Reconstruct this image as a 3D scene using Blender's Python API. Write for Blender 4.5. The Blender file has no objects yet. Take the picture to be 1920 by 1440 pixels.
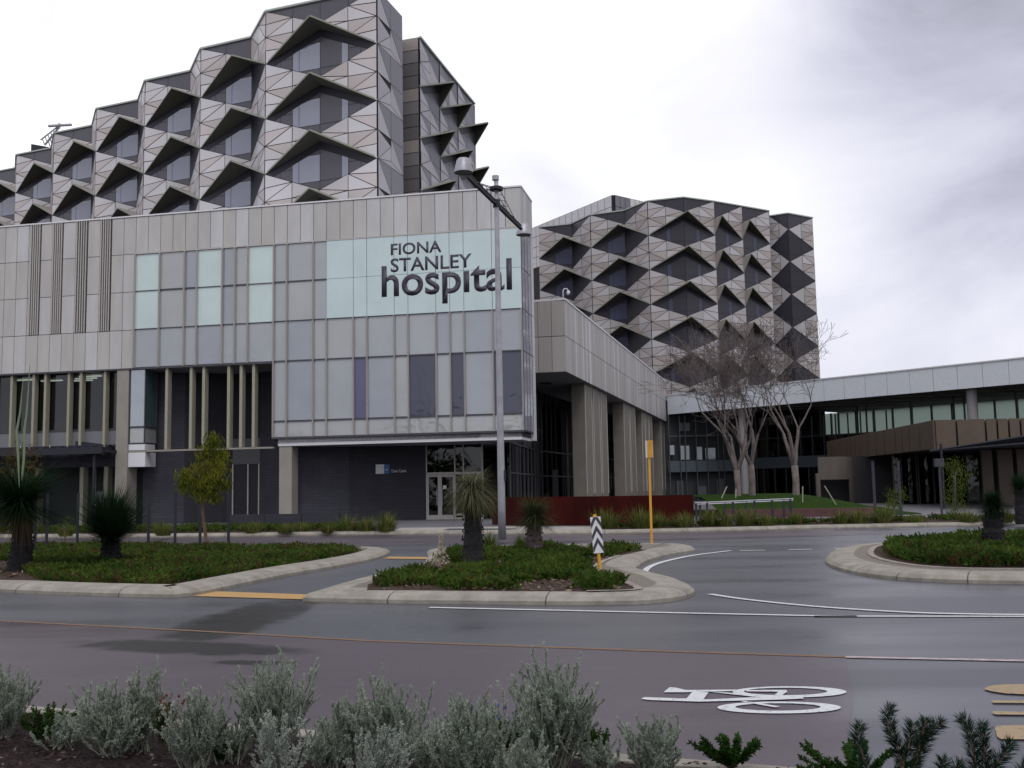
import bpy, bmesh, math, random
from mathutils import Vector, noise

random.seed(7)
SC = bpy.context.scene
COL = SC.collection

# ------------------------------------------------------------------ camera
F = 1930.0; CH = 1.65
PITCH = math.atan(197 / F); ROLL = 0.018
_fw = Vector((0, math.cos(PITCH), math.sin(PITCH)))
_r0 = Vector((1, 0, 0)); _u0 = _r0.cross(_fw)
CR = _r0 * math.cos(ROLL) - _u0 * math.sin(ROLL)
CU = _u0 * math.cos(ROLL) + _r0 * math.sin(ROLL)
CAMP = Vector((0, 0, CH))
cam_data = bpy.data.cameras.new("camera"); cam = bpy.data.objects.new("camera", cam_data); COL.objects.link(cam)
cam_data.sensor_width = 36; cam_data.lens = F / 1920 * 36; cam_data.clip_start = 0.1; cam_data.clip_end = 3000
from mathutils import Matrix
m = Matrix((CR, CU, -_fw)).transposed().to_4x4(); m.translation = CAMP
cam.matrix_world = m
SC.camera = cam

# ------------------------------------------------------------------ world, sun, exposure
SC.view_settings.view_transform = 'Standard'; SC.view_settings.look = 'None'
SC.view_settings.exposure = 0.0; SC.view_settings.gamma = 1.0
SC.view_settings.use_curve_mapping = False
SUN_EL = math.radians(52); SUN_AZ = math.radians(170)       # azimuth clockwise from +Y
sd = Vector((math.sin(SUN_AZ) * math.cos(SUN_EL), math.cos(SUN_AZ) * math.cos(SUN_EL), math.sin(SUN_EL)))
sun_d = bpy.data.lights.new("sun", 'SUN'); sun = bpy.data.objects.new("sun", sun_d); COL.objects.link(sun)
sun_d.energy = 1.1; sun_d.angle = math.radians(25); sun_d.color = (1.0, 0.975, 0.96)
sun.rotation_euler = sd.to_track_quat('Z', 'Y').to_euler(); sun.location = (0, 0, 80)

w = bpy.data.worlds.new("World"); SC.world = w; w.use_nodes = True
nt = w.node_tree; nt.nodes.clear(); L = nt.links
def N(t, **k):
    n = nt.nodes.new(t)
    for a, b in k.items(): setattr(n, a, b)
    return n
out = N('ShaderNodeOutputWorld'); bg = N('ShaderNodeBackground'); bg2 = N('ShaderNodeBackground'); add = N('ShaderNodeMixShader')
sky = N('ShaderNodeTexSky', sky_type='NISHITA', sun_disc=False, sun_elevation=SUN_EL, sun_rotation=SUN_AZ)
L.new(sky.outputs[0], bg.inputs[0]); bg.inputs[1].default_value = 0.12
tc = N('ShaderNodeTexCoord')
mp = N('ShaderNodeMapping'); mp.inputs['Scale'].default_value = (1.0, 1.0, 1.9); mp.inputs['Location'].default_value = (3.1, 0.4, 1.7)
L.new(tc.outputs['Generated'], mp.inputs[0])
n1 = N('ShaderNodeTexNoise'); n1.inputs['Scale'].default_value = 2.9; n1.inputs['Detail'].default_value = 7; n1.inputs['Roughness'].default_value = 0.53; n1.inputs['Distortion'].default_value = 0.5
L.new(mp.outputs[0], n1.inputs['Vector'])
# direction-dependent cloud thickness: bright thin cloud ahead-left, thick grey cloud to the upper right
dotn = N('ShaderNodeVectorMath', operation='DOT_PRODUCT'); L.new(tc.outputs['Generated'], dotn.inputs[0])
gd = Vector((0.54, 0.95, 0.42)).normalized(); dotn.inputs[1].default_value = gd
mr = N('ShaderNodeMapRange'); mr.interpolation_type = 'SMOOTHSTEP'
mr.inputs[1].default_value = 0.962; mr.inputs[2].default_value = 0.999; mr.inputs[3].default_value = 0.0; mr.inputs[4].default_value = 0.34
L.new(dotn.outputs['Value'], mr.inputs[0])
dl = N('ShaderNodeVectorMath', operation='DOT_PRODUCT'); L.new(tc.outputs['Generated'], dl.inputs[0])
dl.inputs[1].default_value = Vector((-0.38, 0.84, 0.30)).normalized()
mrl = N('ShaderNodeMapRange'); mrl.interpolation_type = 'SMOOTHSTEP'
mrl.inputs[1].default_value = 0.72; mrl.inputs[2].default_value = 1.0; mrl.inputs[3].default_value = 0.0; mrl.inputs[4].default_value = 0.19
L.new(dl.outputs['Value'], mrl.inputs[0])
sub = N('ShaderNodeMath', operation='SUBTRACT'); L.new(n1.outputs['Fac'], sub.inputs[0]); L.new(mr.outputs[0], sub.inputs[1])
ad2 = N('ShaderNodeMath', operation='ADD'); L.new(sub.outputs[0], ad2.inputs[0]); L.new(mrl.outputs[0], ad2.inputs[1])
ct = N('ShaderNodeMapRange'); ct.clamp = False; ct.inputs[1].default_value = 0.0; ct.inputs[2].default_value = 1.0; ct.inputs[3].default_value = -0.01; ct.inputs[4].default_value = 1.03
L.new(ad2.outputs[0], ct.inputs[0]); cr = N('ShaderNodeValToRGB'); L.new(ct.outputs[0], cr.inputs[0])
e = cr.color_ramp.elements
e[0].position = 0.06; e[0].color = (0.35, 0.355, 0.42, 1)
e[1].position = 0.86; e[1].color = (1.22, 1.21, 1.24, 1)
a = e.new(0.26); a.color = (0.56, 0.56, 0.67, 1)
a = e.new(0.40); a.color = (0.74, 0.735, 0.84, 1)
a = e.new(0.53); a.color = (0.87, 0.86, 0.95, 1)
a = e.new(0.66); a.color = (0.97, 0.965, 1.02, 1)
L.new(cr.outputs[0], bg2.inputs[0]); bg2.inputs[1].default_value = 1.08
add.inputs[0].default_value = 0.93
L.new(bg.outputs[0], add.inputs[1]); L.new(bg2.outputs[0], add.inputs[2]); L.new(add.outputs[0], out.inputs[0])
SC.cycles.max_bounces = 6; SC.cycles.transparent_max_bounces = 12
SC.cycles.diffuse_bounces = 3; SC.cycles.glossy_bounces = 3; SC.cycles.transmission_bounces = 4
SC.cycles.use_denoising = True; SC.cycles.caustics_reflective = False; SC.cycles.caustics_refractive = False

# ------------------------------------------------------------------ helpers
def ray(x, y): return (x - 960) * CR + (720 - y) * CU + F * _fw
def G(x, y, z=0.0):
    d = ray(x, y); return CAMP + d * ((z - CH) / d.z)
def AY(x, y, Y):
    d = ray(x, y); return CAMP + d * (Y / d.y)

def mat(name, col, rough=0.7, var=0.0, scale=3.0, metal=0.0, spec=0.5, bump=0.0, bscale=20, col2=None, stretch=None, coat=0.0, detail=6, lo=.35, hi=.65):
    m = bpy.data.materials.new(name); m.use_nodes = True
    t = m.node_tree; b = t.nodes['Principled BSDF']
    b.inputs['Base Color'].default_value = (*col, 1); b.inputs['Roughness'].default_value = rough
    b.inputs['Metallic'].default_value = metal; b.inputs['Specular IOR Level'].default_value = spec
    b.inputs['Coat Weight'].default_value = coat
    tcn = t.nodes.new('ShaderNodeTexCoord'); v = tcn.outputs['Object']
    if stretch:
        mp = t.nodes.new('ShaderNodeMapping'); mp.inputs['Scale'].default_value = stretch
        t.links.new(v, mp.inputs[0]); v = mp.outputs[0]
    if var > 0 or col2:
        n = t.nodes.new('ShaderNodeTexNoise'); n.inputs['Scale'].default_value = scale; n.inputs['Detail'].default_value = detail; n.inputs['Roughness'].default_value = .6
        t.links.new(v, n.inputs['Vector'])
        r = t.nodes.new('ShaderNodeValToRGB'); t.links.new(n.outputs['Fac'], r.inputs[0])
        c2 = col2 or tuple(min(1, c * (1 + var)) for c in col); c1 = col if col2 else tuple(c * (1 - var) for c in col)
        r.color_ramp.elements[0].position = lo; r.color_ramp.elements[0].color = (*c1, 1)
        r.color_ramp.elements[1].position = hi; r.color_ramp.elements[1].color = (*c2, 1)
        t.links.new(r.outputs[0], b.inputs['Base Color'])
    if bump > 0:
        n = t.nodes.new('ShaderNodeTexNoise'); n.inputs['Scale'].default_value = bscale; n.inputs['Detail'].default_value = 4
        t.links.new(v, n.inputs['Vector'])
        bn = t.nodes.new('ShaderNodeBump'); bn.inputs['Strength'].default_value = bump; bn.inputs['Distance'].default_value = 0.02
        t.links.new(n.outputs['Fac'], bn.inputs['Height']); t.links.new(bn.outputs[0], b.inputs['Normal'])
    return m

def leafmat(name, c1, c2, rough=0.85, trans=0.3, scale=1.3):
    m = mat(name, c1, rough, col2=c2, scale=scale, spec=0.08)
    t = m.node_tree; b = t.nodes['Principled BSDF']
    tr = t.nodes.new('ShaderNodeBsdfTranslucent'); mx = t.nodes.new('ShaderNodeMixShader'); mx.inputs[0].default_value = trans
    src = b.inputs['Base Color'].links[0].from_socket
    t.links.new(src, tr.inputs[0]); o = t.nodes['Material Output']
    t.links.new(b.outputs[0], mx.inputs[1]); t.links.new(tr.outputs[0], mx.inputs[2]); t.links.new(mx.outputs[0], o.inputs[0])
    return m

def wavyglass(name, tint, rough=0.03, wave=0.25, wscale=0.8, dark=0.0, refl=0.25):
    """opaque backed glass: coloured back coat seen through a slightly rippled pane"""
    m = mat(name, tint, 0.6, var=0.05, scale=0.6)
    t = m.node_tree; b = t.nodes['Principled BSDF']; o = t.nodes['Material Output']
    g = t.nodes.new('ShaderNodeBsdfGlossy'); g.inputs['Roughness'].default_value = rough; g.inputs['Color'].default_value = (.95, .97, 1, 1)
    fr = t.nodes.new('ShaderNodeFresnel'); fr.inputs[0].default_value = 1.35
    ma = t.nodes.new('ShaderNodeMath'); ma.operation = 'MAXIMUM'; ma.inputs[1].default_value = refl
    t.links.new(fr.outputs[0], ma.inputs[0])
    n = t.nodes.new('ShaderNodeTexNoise'); n.inputs['Scale'].default_value = wscale; n.inputs['Detail'].default_value = 2; n.inputs['Distortion'].default_value = .6
    tcn = t.nodes.new('ShaderNodeTexCoord'); t.links.new(tcn.outputs['Object'], n.inputs['Vector'])
    bn = t.nodes.new('ShaderNodeBump'); bn.inputs['Strength'].default_value = wave; bn.inputs['Distance'].default_value = 0.12
    t.links.new(n.outputs['Fac'], bn.inputs['Height']); t.links.new(bn.outputs[0], g.inputs['Normal'])
    mx = t.nodes.new('ShaderNodeMixShader'); t.links.new(ma.outputs[0], mx.inputs[0])
    t.links.new(b.outputs[0], mx.inputs[1]); t.links.new(g.outputs[0], mx.inputs[2]); t.links.new(mx.outputs[0], o.inputs[0])
    return m

def clearglass(name, tint=(.45, .52, .52), refl=.12):
    m = bpy.data.materials.new(name); m.use_nodes = True; t = m.node_tree; t.nodes.clear()
    o = t.nodes.new('ShaderNodeOutputMaterial'); tr = t.nodes.new('ShaderNodeBsdfTransparent'); tr.inputs[0].default_value = (*tint, 1)
    g = t.nodes.new('ShaderNodeBsdfGlossy'); g.inputs['Roughness'].default_value = 0.02
    fr = t.nodes.new('ShaderNodeFresnel'); fr.inputs[0].default_value = 1.35
    n = t.nodes.new('ShaderNodeTexNoise'); n.inputs['Scale'].default_value = .5
    tcn = t.nodes.new('ShaderNodeTexCoord'); t.links.new(tcn.outputs['Object'], n.inputs['Vector'])
    bn = t.nodes.new('ShaderNodeBump'); bn.inputs['Strength'].default_value = .12; bn.inputs['Distance'].default_value = .1
    t.links.new(n.outputs['Fac'], bn.inputs['Height']); t.links.new(bn.outputs[0], g.inputs['Normal'])
    ma = t.nodes.new('ShaderNodeMath'); ma.operation = 'MAXIMUM'; ma.inputs[1].default_value = refl
    t.links.new(fr.outputs[0], ma.inputs[0])
    mx = t.nodes.new('ShaderNodeMixShader'); t.links.new(ma.outputs[0], mx.inputs[0])
    t.links.new(tr.outputs[0], mx.inputs[1]); t.links.new(g.outputs[0], mx.inputs[2]); t.links.new(mx.outputs[0], o.inputs[0])
    return m

BASE = {}
def tag(o, label=None, cat=None, group=None, kind=None):
    if label: o['label'] = label
    if cat: o['category'] = cat
    if group: o['group'] = group
    if kind: o['kind'] = kind
    return o
def thing(name, label, cat, loc=(0, 0, 0), group=None):
    o = bpy.data.objects.new(name, None); COL.objects.link(o); o.location = loc; o.empty_display_size = .3
    BASE[o.name] = Vector(loc)
    return tag(o, label, cat, group)
def copy_thing(src, loc, label, rz=0.0, sc=1.0):
    c = src.copy(); COL.objects.link(c); c.location = loc; c.rotation_euler.z = rz; c.scale = (sc, sc, sc); c['label'] = label
    for ch in list(src.children):
        d = ch.copy(); COL.objects.link(d); d.parent = c
        for g in list(ch.children):
            h = g.copy(); COL.objects.link(h); h.parent = d
    return c

class MB:
    def __init__(s): s.v = []; s.f = []; s.m = []
    def poly(s, pts, mi=0):
        i = len(s.v); s.v += [tuple(p) for p in pts]; s.f.append(tuple(range(i, i + len(pts)))); s.m.append(mi)
    def box8(s, p, mi=0):
        i = len(s.v); s.v += [tuple(q) for q in p]
        for f in ((0, 3, 2, 1), (4, 5, 6, 7), (0, 1, 5, 4), (1, 2, 6, 5), (2, 3, 7, 6), (3, 0, 4, 7)):
            s.f.append(tuple(i + k for k in f)); s.m.append(mi)
    def box(s, x0, x1, y0, y1, z0, z1, mi=0):
        s.box8([(x0, y0, z0), (x1, y0, z0), (x1, y1, z0), (x0, y1, z0), (x0, y0, z1), (x1, y0, z1), (x1, y1, z1), (x0, y1, z1)], mi)
    def slab(s, a, b, z0, z1, th, mi=0, side=0):
        """vertical slab from plan point a to b; thickness th to the left(+)/centred(0)/right(-) of a->b"""
        a = Vector(a[:2]); b = Vector(b[:2]); d = (b - a).normalized(); n = Vector((-d.y, d.x))
        o0, o1 = (-th / 2, th / 2) if side == 0 else ((0, th) if side > 0 else (-th, 0))
        p = [a + n * o0, b + n * o0, b + n * o1, a + n * o1]
        s.box8([(q.x, q.y, z0) for q in p] + [(q.x, q.y, z1) for q in p], mi)
    def prism(s, pts, z0, z1, mi=0):
        """plan polygon (list of xy, counter-clockwise) extruded z0..z1"""
        n = len(pts); i = len(s.v)
        s.v += [(p[0], p[1], z0) for p in pts] + [(p[0], p[1], z1) for p in pts]
        s.f.append(tuple(i + k for k in range(n - 1, -1, -1))); s.m.append(mi)
        s.f.append(tuple(i + n + k for k in range(n))); s.m.append(mi)
        for k in range(n):
            j = (k + 1) % n; s.f.append((i + k, i + j, i + n + j, i + n + k)); s.m.append(mi)
    def tube(s, pts, rad, n=6, mi=0, cap=True):
        pts = [Vector(p) for p in pts]; rings = []; pa = None
        for k, p in enumerate(pts):
            d = (pts[min(k + 1, len(pts) - 1)] - pts[max(k - 1, 0)]).normalized()
            a = d.cross(Vector((0, 0, 1)));
            if a.length < .05: a = d.cross(Vector((1, 0, 0)))
            if pa is not None and (pa - d * pa.dot(d)).length > .2: a = pa - d * pa.dot(d)
            a.normalize(); pa = a.copy(); b = d.cross(a); r = rad[k] if isinstance(rad, (list, tuple)) else rad
            i = len(s.v); s.v += [tuple(p + (a * math.cos(2 * math.pi * q / n) + b * math.sin(2 * math.pi * q / n)) * r) for q in range(n)]
            rings.append(i)
        for k in range(len(rings) - 1):
            for q in range(n):
                q2 = (q + 1) % n; s.f.append((rings[k] + q, rings[k] + q2, rings[k + 1] + q2, rings[k + 1] + q)); s.m.append(mi)
        if cap:
            s.f.append(tuple(rings[0] + q for q in range(n - 1, -1, -1))); s.m.append(mi)
            s.f.append(tuple(rings[-1] + q for q in range(n))); s.m.append(mi)
    def build(s, name, mats, parent=None, smooth=False, at=None):
        me = bpy.data.meshes.new(name)
        off = Vector((0, 0, 0))
        if parent is not None:
            r = parent
            while r.parent: r = r.parent
            off = BASE.get(r.name, Vector((0, 0, 0)))
        elif at is not None: off = Vector(at)
        me.from_pydata([(x - off.x, y - off.y, z - off.z) for x, y, z in s.v], [], s.f)
        if not isinstance(mats, (list, tuple)): mats = [mats]
        for q in mats: me.materials.append(q)
        if len(mats) > 1: me.polygons.foreach_set('material_index', s.m)
        if smooth: me.polygons.foreach_set('use_smooth', [True] * len(me.polygons))
        me.update()
        o = bpy.data.objects.new(name, me); COL.objects.link(o)
        if parent is not None: o.parent = parent
        elif at is not None: o.location = at; BASE[o.name] = Vector(at)
        return o

# ------------------------------------------------------------------ materials
M = {}
def asphalt(name, c1, c2):
    m = mat(name, c1, .5, col2=c2, scale=0.35, lo=.3, hi=.7)
    # damp streaks: the wet road's dark reflection is put into the base colour
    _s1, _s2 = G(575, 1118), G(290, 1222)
    DAMP_REFL = [(((_s1 + _s2) / 2).xy, ((_s1 - _s2).length * .62, .95), math.atan2(_s1.y - _s2.y, _s1.x - _s2.x)), (Vector((-3.6, 11.4)), (2.2, .62), math.radians(-21)), (Vector((-2.6, 10.3)), (.7, .2), math.radians(-10))]
    t = m.node_tree; b = t.nodes['Principled BSDF']; tcn = t.nodes.new('ShaderNodeTexCoord')
    rmp = b.inputs['Base Color'].links[0].from_socket
    fine = t.nodes.new('ShaderNodeTexNoise'); fine.inputs['Scale'].default_value = 85; fine.inputs['Detail'].default_value = 4
    t.links.new(tcn.outputs['Object'], fine.inputs['Vector'])
    mx = t.nodes.new('ShaderNodeMix'); mx.data_type = 'RGBA'; mx.blend_type = 'MULTIPLY'; mx.inputs[0].default_value = .55
    fr = t.nodes.new('ShaderNodeMapRange'); fr.inputs[1].default_value = .3; fr.inputs[2].default_value = .7; fr.inputs[3].default_value = .35; fr.inputs[4].default_value = 1.5
    t.links.new(fine.outputs['Fac'], fr.inputs[0])
    t.links.new(rmp, mx.inputs[6]); t.links.new(fr.outputs[0], mx.inputs[7]); t.links.new(mx.outputs[2], b.inputs['Base Color'])
    prev = mx.outputs[2]
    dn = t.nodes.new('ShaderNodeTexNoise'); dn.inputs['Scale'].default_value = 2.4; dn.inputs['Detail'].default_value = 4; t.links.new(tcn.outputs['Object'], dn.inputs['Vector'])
    damp_refl_sum = None
    for c_, sz, ang in DAMP_REFL:
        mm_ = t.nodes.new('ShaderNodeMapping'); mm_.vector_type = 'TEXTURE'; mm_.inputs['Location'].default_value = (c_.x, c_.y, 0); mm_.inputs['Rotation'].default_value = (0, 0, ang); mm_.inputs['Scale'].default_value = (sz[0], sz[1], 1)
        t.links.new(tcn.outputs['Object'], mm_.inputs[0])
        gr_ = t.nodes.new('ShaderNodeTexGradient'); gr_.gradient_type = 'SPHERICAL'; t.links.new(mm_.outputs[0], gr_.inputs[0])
        if damp_refl_sum is None: damp_refl_sum = gr_.outputs['Fac']
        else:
            q_ = t.nodes.new('ShaderNodeMath'); q_.operation = 'MAXIMUM'; t.links.new(damp_refl_sum, q_.inputs[0]); t.links.new(gr_.outputs['Fac'], q_.inputs[1]); damp_refl_sum = q_.outputs[0]
    ad_ = t.nodes.new('ShaderNodeMath'); ad_.operation = 'MULTIPLY'; t.links.new(damp_refl_sum, ad_.inputs[0]); t.links.new(dn.outputs['Fac'], ad_.inputs[1])
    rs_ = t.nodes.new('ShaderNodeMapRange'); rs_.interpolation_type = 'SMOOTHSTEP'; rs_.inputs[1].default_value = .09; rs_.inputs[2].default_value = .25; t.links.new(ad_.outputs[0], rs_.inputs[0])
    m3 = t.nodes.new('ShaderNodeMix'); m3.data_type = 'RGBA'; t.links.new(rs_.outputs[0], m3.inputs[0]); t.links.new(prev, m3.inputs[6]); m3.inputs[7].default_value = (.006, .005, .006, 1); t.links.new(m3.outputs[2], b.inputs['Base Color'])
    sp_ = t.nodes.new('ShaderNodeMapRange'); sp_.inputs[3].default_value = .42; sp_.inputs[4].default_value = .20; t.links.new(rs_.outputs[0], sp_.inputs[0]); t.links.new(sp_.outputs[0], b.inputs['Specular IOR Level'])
    # wet patches: long streaks that run with the traffic
    mp = t.nodes.new('ShaderNodeMapping'); mp.inputs['Rotation'].default_value = (0, 0, .36); mp.inputs['Scale'].default_value = (.13, .5, 1); mp.inputs['Location'].default_value = (.35, .2, 0)
    t.links.new(tcn.outputs['Object'], mp.inputs[0])
    wn = t.nodes.new('ShaderNodeTexNoise'); wn.inputs['Scale'].default_value = 1.0; wn.inputs['Detail'].default_value = 5; wn.inputs['Distortion'].default_value = .3
    t.links.new(mp.outputs[0], wn.inputs['Vector'])
    rr = t.nodes.new('ShaderNodeMapRange'); rr.inputs[1].default_value = .42; rr.inputs[2].default_value = .62; rr.inputs[3].default_value = .40; rr.inputs[4].default_value = .27
    t.links.new(wn.outputs['Fac'], rr.inputs[0]); t.links.new(rr.outputs[0], b.inputs['Roughness'])
    bn = t.nodes.new('ShaderNodeBump'); bn.inputs['Distance'].default_value = .004
    bs = t.nodes.new('ShaderNodeMapRange'); bs.inputs[1].default_value = .42; bs.inputs[2].default_value = .62; bs.inputs[3].default_value = .55; bs.inputs[4].default_value = .08
    t.links.new(wn.outputs['Fac'], bs.inputs[0]); t.links.new(bs.outputs[0], bn.inputs['Strength'])
    vo = t.nodes.new('ShaderNodeTexNoise'); vo.inputs['Scale'].default_value = 90; t.links.new(tcn.outputs['Object'], vo.inputs['Vector'])
    t.links.new(vo.outputs['Fac'], bn.inputs['Height']); t.links.new(bn.outputs[0], b.inputs['Normal'])
    b.inputs['Specular IOR Level'].default_value = .35
    return m
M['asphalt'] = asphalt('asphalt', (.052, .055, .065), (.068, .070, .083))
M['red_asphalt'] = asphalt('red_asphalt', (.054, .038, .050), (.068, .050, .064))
M['paving'] = mat('paving', (.11, .105, .115), .6, var=.2, scale=1.2, bump=.2)
M['footpath'] = mat('footpath', (.30, .28, .24), .8, var=.15, scale=2, bump=.3, bscale=60)
M['kerb'] = mat('kerb_concrete', (.20, .182, .15), .85, col2=(.31, .285, .24), scale=3, bump=.5, bscale=50)
M['yellow_old'] = mat('line_yellow_worn', (.13, .11, .08), .55, col2=(.30, .215, .11), scale=20, lo=.30, hi=.46)
M['joint'] = mat('kerb_joint', (.08, .07, .06), .9)
M['expo'] = mat('exposed_aggregate', (.165, .145, .115), .85, var=.25, scale=30, bump=.5, bscale=120)
M['white'] = mat('line_white', (.16, .16, .17), .55, col2=(.56, .58, .58), scale=26, lo=.30, hi=.44)
M['yellow'] = mat('line_yellow', (.17, .11, .05), .55, col2=(.42, .245, .07), scale=24, lo=.30, hi=.44)
M['yellow_faded'] = mat('line_yellow_faded', (.15, .082, .035), .6, var=.3, scale=12)
M['pale_faded'] = mat('line_pale_faded', (.36, .30, .29), .6, var=.3, scale=12)
M['mulch'] = mat('mulch', (.009, .006, .006), .95, spec=.1, col2=(.060, .042, .040), scale=38, bump=1.0, bscale=45, lo=.4, hi=.75)
M['soil'] = mat('soil', (.022, .015, .012), .95, spec=.1, col2=(.085, .058, .042), scale=14, bump=.8, bscale=30)
M['lawn'] = mat('lawn', (.011, .028, .003), .95, spec=.05, col2=(.026, .052, .006), scale=6, bump=.8, bscale=40)
M['ground'] = mat('dry_ground', (.09, .08, .06), .9, var=.2, scale=.05)
tones = [(.47, .465, .455), (.43, .42, .405), (.50, .505, .51), (.445, .43, .41)]
M['conc'] = [mat('precast_%s' % n, c, .75, var=.07, scale=1.4, bump=.15, bscale=25, stretch=(1, 1, .25)) for n, c in zip(('warm', 'tan', 'pale', 'beige'), tones)]
M['wingpan'] = [mat('wing_%s' % n, c, .5, var=.05, scale=1.2, stretch=(1, 1, .2)) for n, c in zip(('tan', 'grey', 'pale'), [(.34, .315, .30), (.375, .355, .345), (.52, .515, .53)])]
M['column'] = mat('column_concrete', (.27, .25, .215), .7, var=.08, scale=1)
M['cream'] = mat('fin_cream', (.30, .29, .215), .6, var=.05)
M['charcoal'] = mat('charcoal_render', (.024, .024, .034), .75, var=.12, scale=.8, bump=.1)
M['charcoal2'] = mat('charcoal_light', (.045, .045, .060), .75, var=.12, scale=.8)
def coursing(m):
    t = m.node_tree; b = t.nodes['Principled BSDF']; tcn = t.nodes.new('ShaderNodeTexCoord'); sp = t.nodes.new('ShaderNodeSeparateXYZ'); cb = t.nodes.new('ShaderNodeCombineXYZ')
    t.links.new(tcn.outputs['Object'], sp.inputs[0]); t.links.new(sp.outputs['X'], cb.inputs['X']); t.links.new(sp.outputs['Z'], cb.inputs['Y'])
    br = t.nodes.new('ShaderNodeTexBrick'); br.inputs['Scale'].default_value = 1.0; br.inputs['Brick Width'].default_value = .8; br.inputs['Row Height'].default_value = .2; br.inputs['Mortar Size'].default_value = .012
    br.inputs['Color1'].default_value = (1, 1, 1, 1); br.inputs['Color2'].default_value = (.82, .82, .84, 1); br.inputs['Mortar'].default_value = (.45, .45, .48, 1)
    t.links.new(cb.outputs[0], br.inputs['Vector']); mx = t.nodes.new('ShaderNodeMix'); mx.data_type = 'RGBA'; mx.blend_type = 'MULTIPLY'; mx.inputs[0].default_value = 1
    src = b.inputs['Base Color'].links[0].from_socket; t.links.new(src, mx.inputs[6]); t.links.new(br.outputs['Color'], mx.inputs[7]); t.links.new(mx.outputs[2], b.inputs['Base Color'])
coursing(M['charcoal']); coursing(M['charcoal2'])
M['black'] = mat('joint_black', (.018, .017, .02), .8)
M['frame'] = mat('mullion_aluminium', (.44, .415, .39), .5)
M['transom'] = mat('transom_dark', (.05, .05, .06), .4)
M['frost'] = [wavyglass('blind_glass_grey', (.27, .292, .30), wave=.14, refl=.12), wavyglass('blind_glass_warm', (.295, .307, .30), wave=.14, refl=.12), wavyglass('blind_glass_cool', (.225, .25, .275), wave=.14, refl=.12)]
M['mint'] = wavyglass('mint_glass', (.50, .62, .59), wave=.15, refl=.08)
M['signglass'] = wavyglass('sign_glass', (.47, .59, .59), wave=.2, refl=.08)
M['navy'] = wavyglass('dark_glass', (.026, .028, .060), wave=.5, wscale=.7, refl=.045)
M['indigo'] = wavyglass('indigo_blind', (.07, .062, .15), wave=.2, refl=.05)
M['mirror'] = wavyglass('mirror_glass', (.40, .40, .47), wave=.03, wscale=1.4, refl=.45)  # pale sky reflection partly put into the tint
M['letter'] = mat('sign_letter', (.04, .035, .055), .5)
M['soffit'] = mat('soffit', (.27, .265, .28), .8)
M['whiteedge'] = mat('white_edge', (.66, .66, .68), .5)
M['clear'] = clearglass('clear_glass', (.34, .38, .40), .06)
M['clear_dark'] = clearglass('clear_dark_glass', (.20, .26, .25), .05)
M['room'] = mat('room_dark', (.05, .055, .06), .9)
M['room_pale'] = mat('room_pale', (.20, .22, .22), .9)
lamp = bpy.data.materials.new('ceiling_lamp'); lamp.use_nodes = True
lb = lamp.node_tree.nodes['Principled BSDF']; lb.inputs['Emission Color'].default_value = (1, .93, .72, 1); lb.inputs['Emission Strength'].default_value = 2.6
M['lamp'] = lamp
M['tdark'] = mat('tower_dark_panel', (.060, .058, .072), .28, var=.06, spec=.6)
M['tglass'] = wavyglass('tower_glass', (.13, .14, .20), wave=.12, refl=.13)
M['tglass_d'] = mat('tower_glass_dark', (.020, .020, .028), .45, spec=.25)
M['tglass_n'] = mat('tower_glass_navy', (.055, .06, .10), .3, spec=.3)
M['tdark_far'] = mat('tower_black_panel', (.026, .024, .034), .35, var=.06, spec=.4)
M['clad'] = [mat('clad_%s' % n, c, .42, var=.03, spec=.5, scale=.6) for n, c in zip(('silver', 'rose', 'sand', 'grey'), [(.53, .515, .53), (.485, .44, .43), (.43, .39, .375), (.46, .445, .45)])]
M['clad_far'] = [mat('cladfar_%s' % n, c, .42, var=.03, spec=.5, scale=.6) for n, c in zip(('silver', 'rose', 'sand', 'grey'), [(.42, .405, .415), (.365, .325, .31), (.30, .265, .25), (.35, .335, .335)])]  # far tower copy of the cladding, shading of its returns put into darker tones
M['clad_side'] = [mat('cladside_%s' % n, c, .4, var=.03, spec=.5, scale=.6) for n, c in zip(('silver', 'grey', 'slate', 'steel'), [(.36, .35, .37), (.31, .30, .32), (.14, .14, .16), (.33, .31, .32)])]  # flank copy of the cladding, its shade darkened into the tones
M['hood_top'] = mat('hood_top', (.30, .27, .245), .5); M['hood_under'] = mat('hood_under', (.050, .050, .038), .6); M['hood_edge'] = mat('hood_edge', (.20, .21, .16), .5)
M['trim'] = mat('parapet_trim', (.34, .38, .34), .5)
M['metal'] = mat('galvanised', (.33, .33, .36), .45, metal=.4, var=.12, scale=4)
M['darkmetal'] = mat('dark_metal', (.022, .024, .032), .6, spec=.3)
M['corten'] = mat('corten', (.050, .008, .006), .95, spec=.05, col2=(.026, .006, .005), scale=1.2, stretch=(1, 1, .35), bump=.2)
M['redbrick'] = mat('red_wall', (.085, .034, .034), .8, var=.2, scale=3)
M['bronze'] = mat('bronze_cladding', (.088, .062, .042), .5, var=.1, scale=.7)
M['bronze_d'] = mat('bronze_dark', (.055, .043, .034), .6, var=.1)
M['fascia'] = mat('white_fascia', (.62, .66, .70), .5, var=.04)
M['timber'] = mat('soffit_timber', (.09, .055, .045), .7); M['slat'] = mat('soffit_slat', (.22, .23, .20), .6)
M['signwhite'] = mat('sign_white', (.60, .62, .62), .5); M['signblue'] = mat('sign_blue', (.03, .11, .28), .5)
M['polyellow'] = mat('post_yellow', (.62, .30, .025), .5, var=.1, scale=5)
M['bark'] = mat('bark_grey', (.135, .110, .102), .85, var=.3, scale=6, stretch=(1, 1, .3), bump=.4)
M['bark_b'] = mat('bark_brown', (.11, .07, .045), .9, var=.3, scale=8, bump=.4)
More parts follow.
